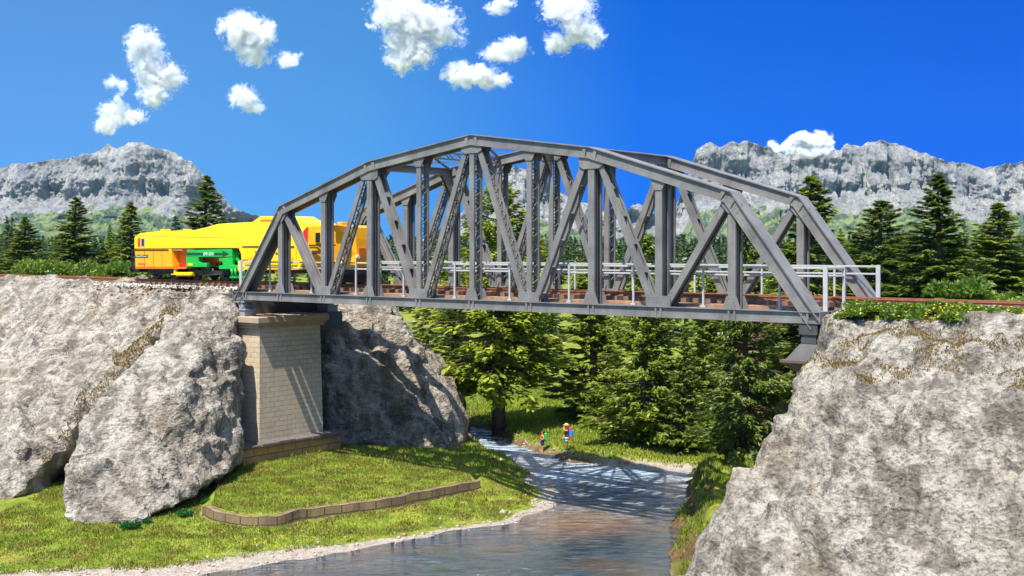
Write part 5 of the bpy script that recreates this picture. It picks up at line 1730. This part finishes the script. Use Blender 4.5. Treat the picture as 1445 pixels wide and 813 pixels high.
def build_hikers():
    white_shoe = paint("white_shoes", (.75, .73, .7), .5)
    tops = paint("red_shirt", (.55, .06, .03), .8, .1, 6); sh1 = paint("dark_blue_shorts", (.015, .03, .22), .8, .1, 6); br = paint("orange_brown_shoes", (.55, .16, .04), .6)
    top2 = paint("black_and_white_top", (.10, .09, .09), .8, .4, 9); sh2 = paint("pale_blue_shorts", (.30, .45, .55), .8, .1, 6)
    gp = paint("green_backpack_cloth", (.06, .42, .04), .7, .15, 6); bp = paint("blue_backpack_cloth", (.02, .24, .62), .7, .15, 6); rd = paint("red_backpack_cloth", (.62, .03, .03), .7, .1, 6)
    gd = paint("dark_green_cloth", (.03, .22, .03), .7, .1, 6)
    def stand(px, py):
        z = .6
        for _ in range(6):
            p = on_z(px, py, z); z = hz(p.x, p.y)
        p = on_z(px, py, z); p.z = hz(p.x, p.y) - .02; return p
    p1 = stand(765.5, 628); sc1 = (31/FP*p1.y)/1.76
    p2 = stand(799.5, 635); sc2 = (40/FP*p2.y)/1.82
    hiker("hiker in red shirt and dark blue shorts standing on the bank with green backpack", p1, .25, sc1, False, (tops, sh1, br), False)
    backpack("green backpack on the back of the hiker in dark blue shorts", p1 + Vector((0, 0, .98*sc1)), .25, sc1, gp, gp, gd)
    hiker("hiker with straw hat and raised arm in pale blue shorts standing on the bank", p2, .1, sc2, True, (top2, sh2, white_shoe), True)
    backpack("blue backpack with red lid on the back of the straw-hatted hiker", p2 + Vector((0, 0, .98*sc2)), .1, sc2, bp, rd, rd)
build_hikers()

# ------------------------------------------------------------------ clouds
def cloud(label, blobs, Y, seed, dens=1.0, nscale=1.0, thr=.0):
    """blobs: (px, py, rx, ry) in picture measures at depth Y."""
    k = Y/FP
    c0 = at(sum(b[0] for b in blobs)/len(blobs), sum(b[1] for b in blobs)/len(blobs), Y)
    bm = bmesh.new(); loc = []
    rr = random.Random(seed)
    for (px, py, rx, ry) in blobs:
        c = at(px, py, Y) - c0; c.y += rr.uniform(-.3, .3)*rx*k
        r3 = Vector((rx*k, min(rx, ry)*k*1.1, ry*k)); loc.append((c, r3))
        bmesh.ops.create_icosphere(bm, subdivisions=3, radius=1.0, matrix=Matrix.Translation(c) @ Matrix.Diagonal((*(r3*1.3), 1)))
    me = bpy.data.meshes.new("cloud"); bm.to_mesh(me); bm.free()
    me = remesh(me, 9*k/3.5*2.2)
    me.materials.clear()
    m, nt, out = newmat("cloud_vapour"); g = G(nt)
    tc = g.n("ShaderNodeTexCoord"); ov = tc.outputs["Object"]
    # billowing edge: the position is shifted by noise before the puffs are measured
    fall = None
    for c, r3 in loc:
        sb = g.n("ShaderNodeVectorMath", operation="SUBTRACT"); g.l(ov, sb.inputs[0]); sb.inputs[1].default_value = c
        dv = g.n("ShaderNodeVectorMath", operation="DIVIDE"); g.l(sb.outputs[0], dv.inputs[0]); dv.inputs[1].default_value = r3
        ln = g.n("ShaderNodeVectorMath", operation="LENGTH"); g.l(dv.outputs[0], ln.inputs[0])
        e = g.math("SUBTRACT", 1.0, ln.outputs["Value"])
        fall = e if fall is None else g.math("MAXIMUM", fall, e)
    mp = g.n("ShaderNodeMapping"); g.l(ov, mp.inputs[0]); mp.inputs["Location"].default_value = (seed*31.7*40, seed*17.3*40, 0)
    n1 = g.noise(mp.outputs[0], nscale/(85*k/3.5*1.0), 10, .74, 1.0)
    n2 = g.noise(mp.outputs[0], nscale/(26*k/3.5), 6, .7, .8)
    d = g.math("ADD", fall, g.math("MULTIPLY", g.math("SUBTRACT", n1, .5), 3.6))
    d = g.math("ADD", d, g.math("MULTIPLY", g.math("SUBTRACT", n2, .5), 2.2))
    d = g.math("SUBTRACT", d, .16+thr)
    d = g.math("MULTIPLY", d, 2.6, True)
    d = g.math("MULTIPLY", d, .055*dens/(k/3.5))
    v = g.n("ShaderNodeVolumePrincipled")
    v.inputs["Color"].default_value = (1, 1, 1, 1); g.l(d, v.inputs["Density"])
    v.inputs["Anisotropy"].default_value = -.25
    v.inputs["Absorption Color"].default_value = (1, 1, 1, 1)
    g.l(v.outputs[0], out.inputs["Volume"])
    o = link_mesh("cloud", me, m); o.location = c0
    tag(o, label, "cloud")
    return o
YC = 6000
cloud("tall bright white cloud above the left mountain", [(205, 62, 26, 22), (212, 95, 26, 28), (225, 108, 34, 24), (218, 135, 22, 20), (192, 78, 14, 18)], YC, 1)
cloud("white cloud low on the left just above the mountain top", [(160, 160, 24, 18), (185, 164, 26, 13), (152, 178, 16, 14)], YC, 2)
cloud("thin wisp of cloud between the tall cloud and the low left cloud", [(158, 117, 12, 12), (172, 122, 10, 12), (168, 138, 7, 9)], YC, 3, .6)
cloud("round white cloud with a ragged right side, third large one from the left", [(345, 40, 32, 24), (366, 52, 24, 26), (358, 74, 26, 20), (335, 55, 18, 22)], YC, 4)
cloud("small white scrap of cloud right of the round ragged cloud", [(404, 84, 18, 12), (418, 78, 10, 7)], YC, 5, .8)
cloud("small white cloud alone below the round ragged cloud", [(346, 138, 24, 18), (355, 150, 22, 11)], YC, 6)
cloud("largest white cloud at the top edge above the bridge's left half", [(560, 20, 40, 28), (600, 30, 46, 28), (565, 62, 26, 34), (622, 52, 34, 20), (568, 90, 18, 16), (590, 68, 30, 26)], YC, 7)
cloud("flat white cloud below and right of the largest cloud", [(652, 108, 26, 18), (685, 108, 30, 17), (708, 112, 16, 12), (650, 92, 14, 10)], YC, 8)
cloud("white cloud above the bridge's highest point", [(712, 74, 34, 15), (724, 66, 20, 16), (694, 78, 18, 9)], YC, 9)
cloud("small white cloud cut by the top edge left of centre", [(700, 12, 20, 12), (712, 4, 16, 10)], YC, 10)
cloud("bulky white cloud cut by the top edge right of centre", [(800, 12, 40, 26), (818, 40, 34, 22), (788, 58, 22, 18), (832, 52, 20, 18)], YC, 11)
cloud("billowing cumulus cloud peeping over the right mountain ridge", [(1142, 202, 26, 15), (1128, 210, 22, 14), (1160, 200, 16, 16), (1146, 216, 30, 11)], YC, 12, 2.0, .8, -.08)
cloud("tiny cumulus cloud peeping over the ridge left of the billowing cumulus", [(1091, 208, 11, 10), (1088, 214, 9, 8)], YC, 13, 2.0, .8, -.1)

# ------------------------------------------------------------------ mountain air
def build_haze():
    mb = MB(); mb.box((-2600, -60, -60), (2600, 3400, 430))
    m, nt, out = newmat("mountain_air"); g = G(nt)
    v = g.n("ShaderNodeVolumePrincipled")
    v.inputs["Color"].default_value = (.22, .60, 1.0, 1); v.inputs["Density"].default_value = 2.6e-5
    v.inputs["Anisotropy"].default_value = .1
    g.l(v.outputs[0], out.inputs["Volume"])
    o = mb.build("haze", m); tag(o, "thin pale blue air in front of the mountains", "haze", kind="stuff")
build_haze()
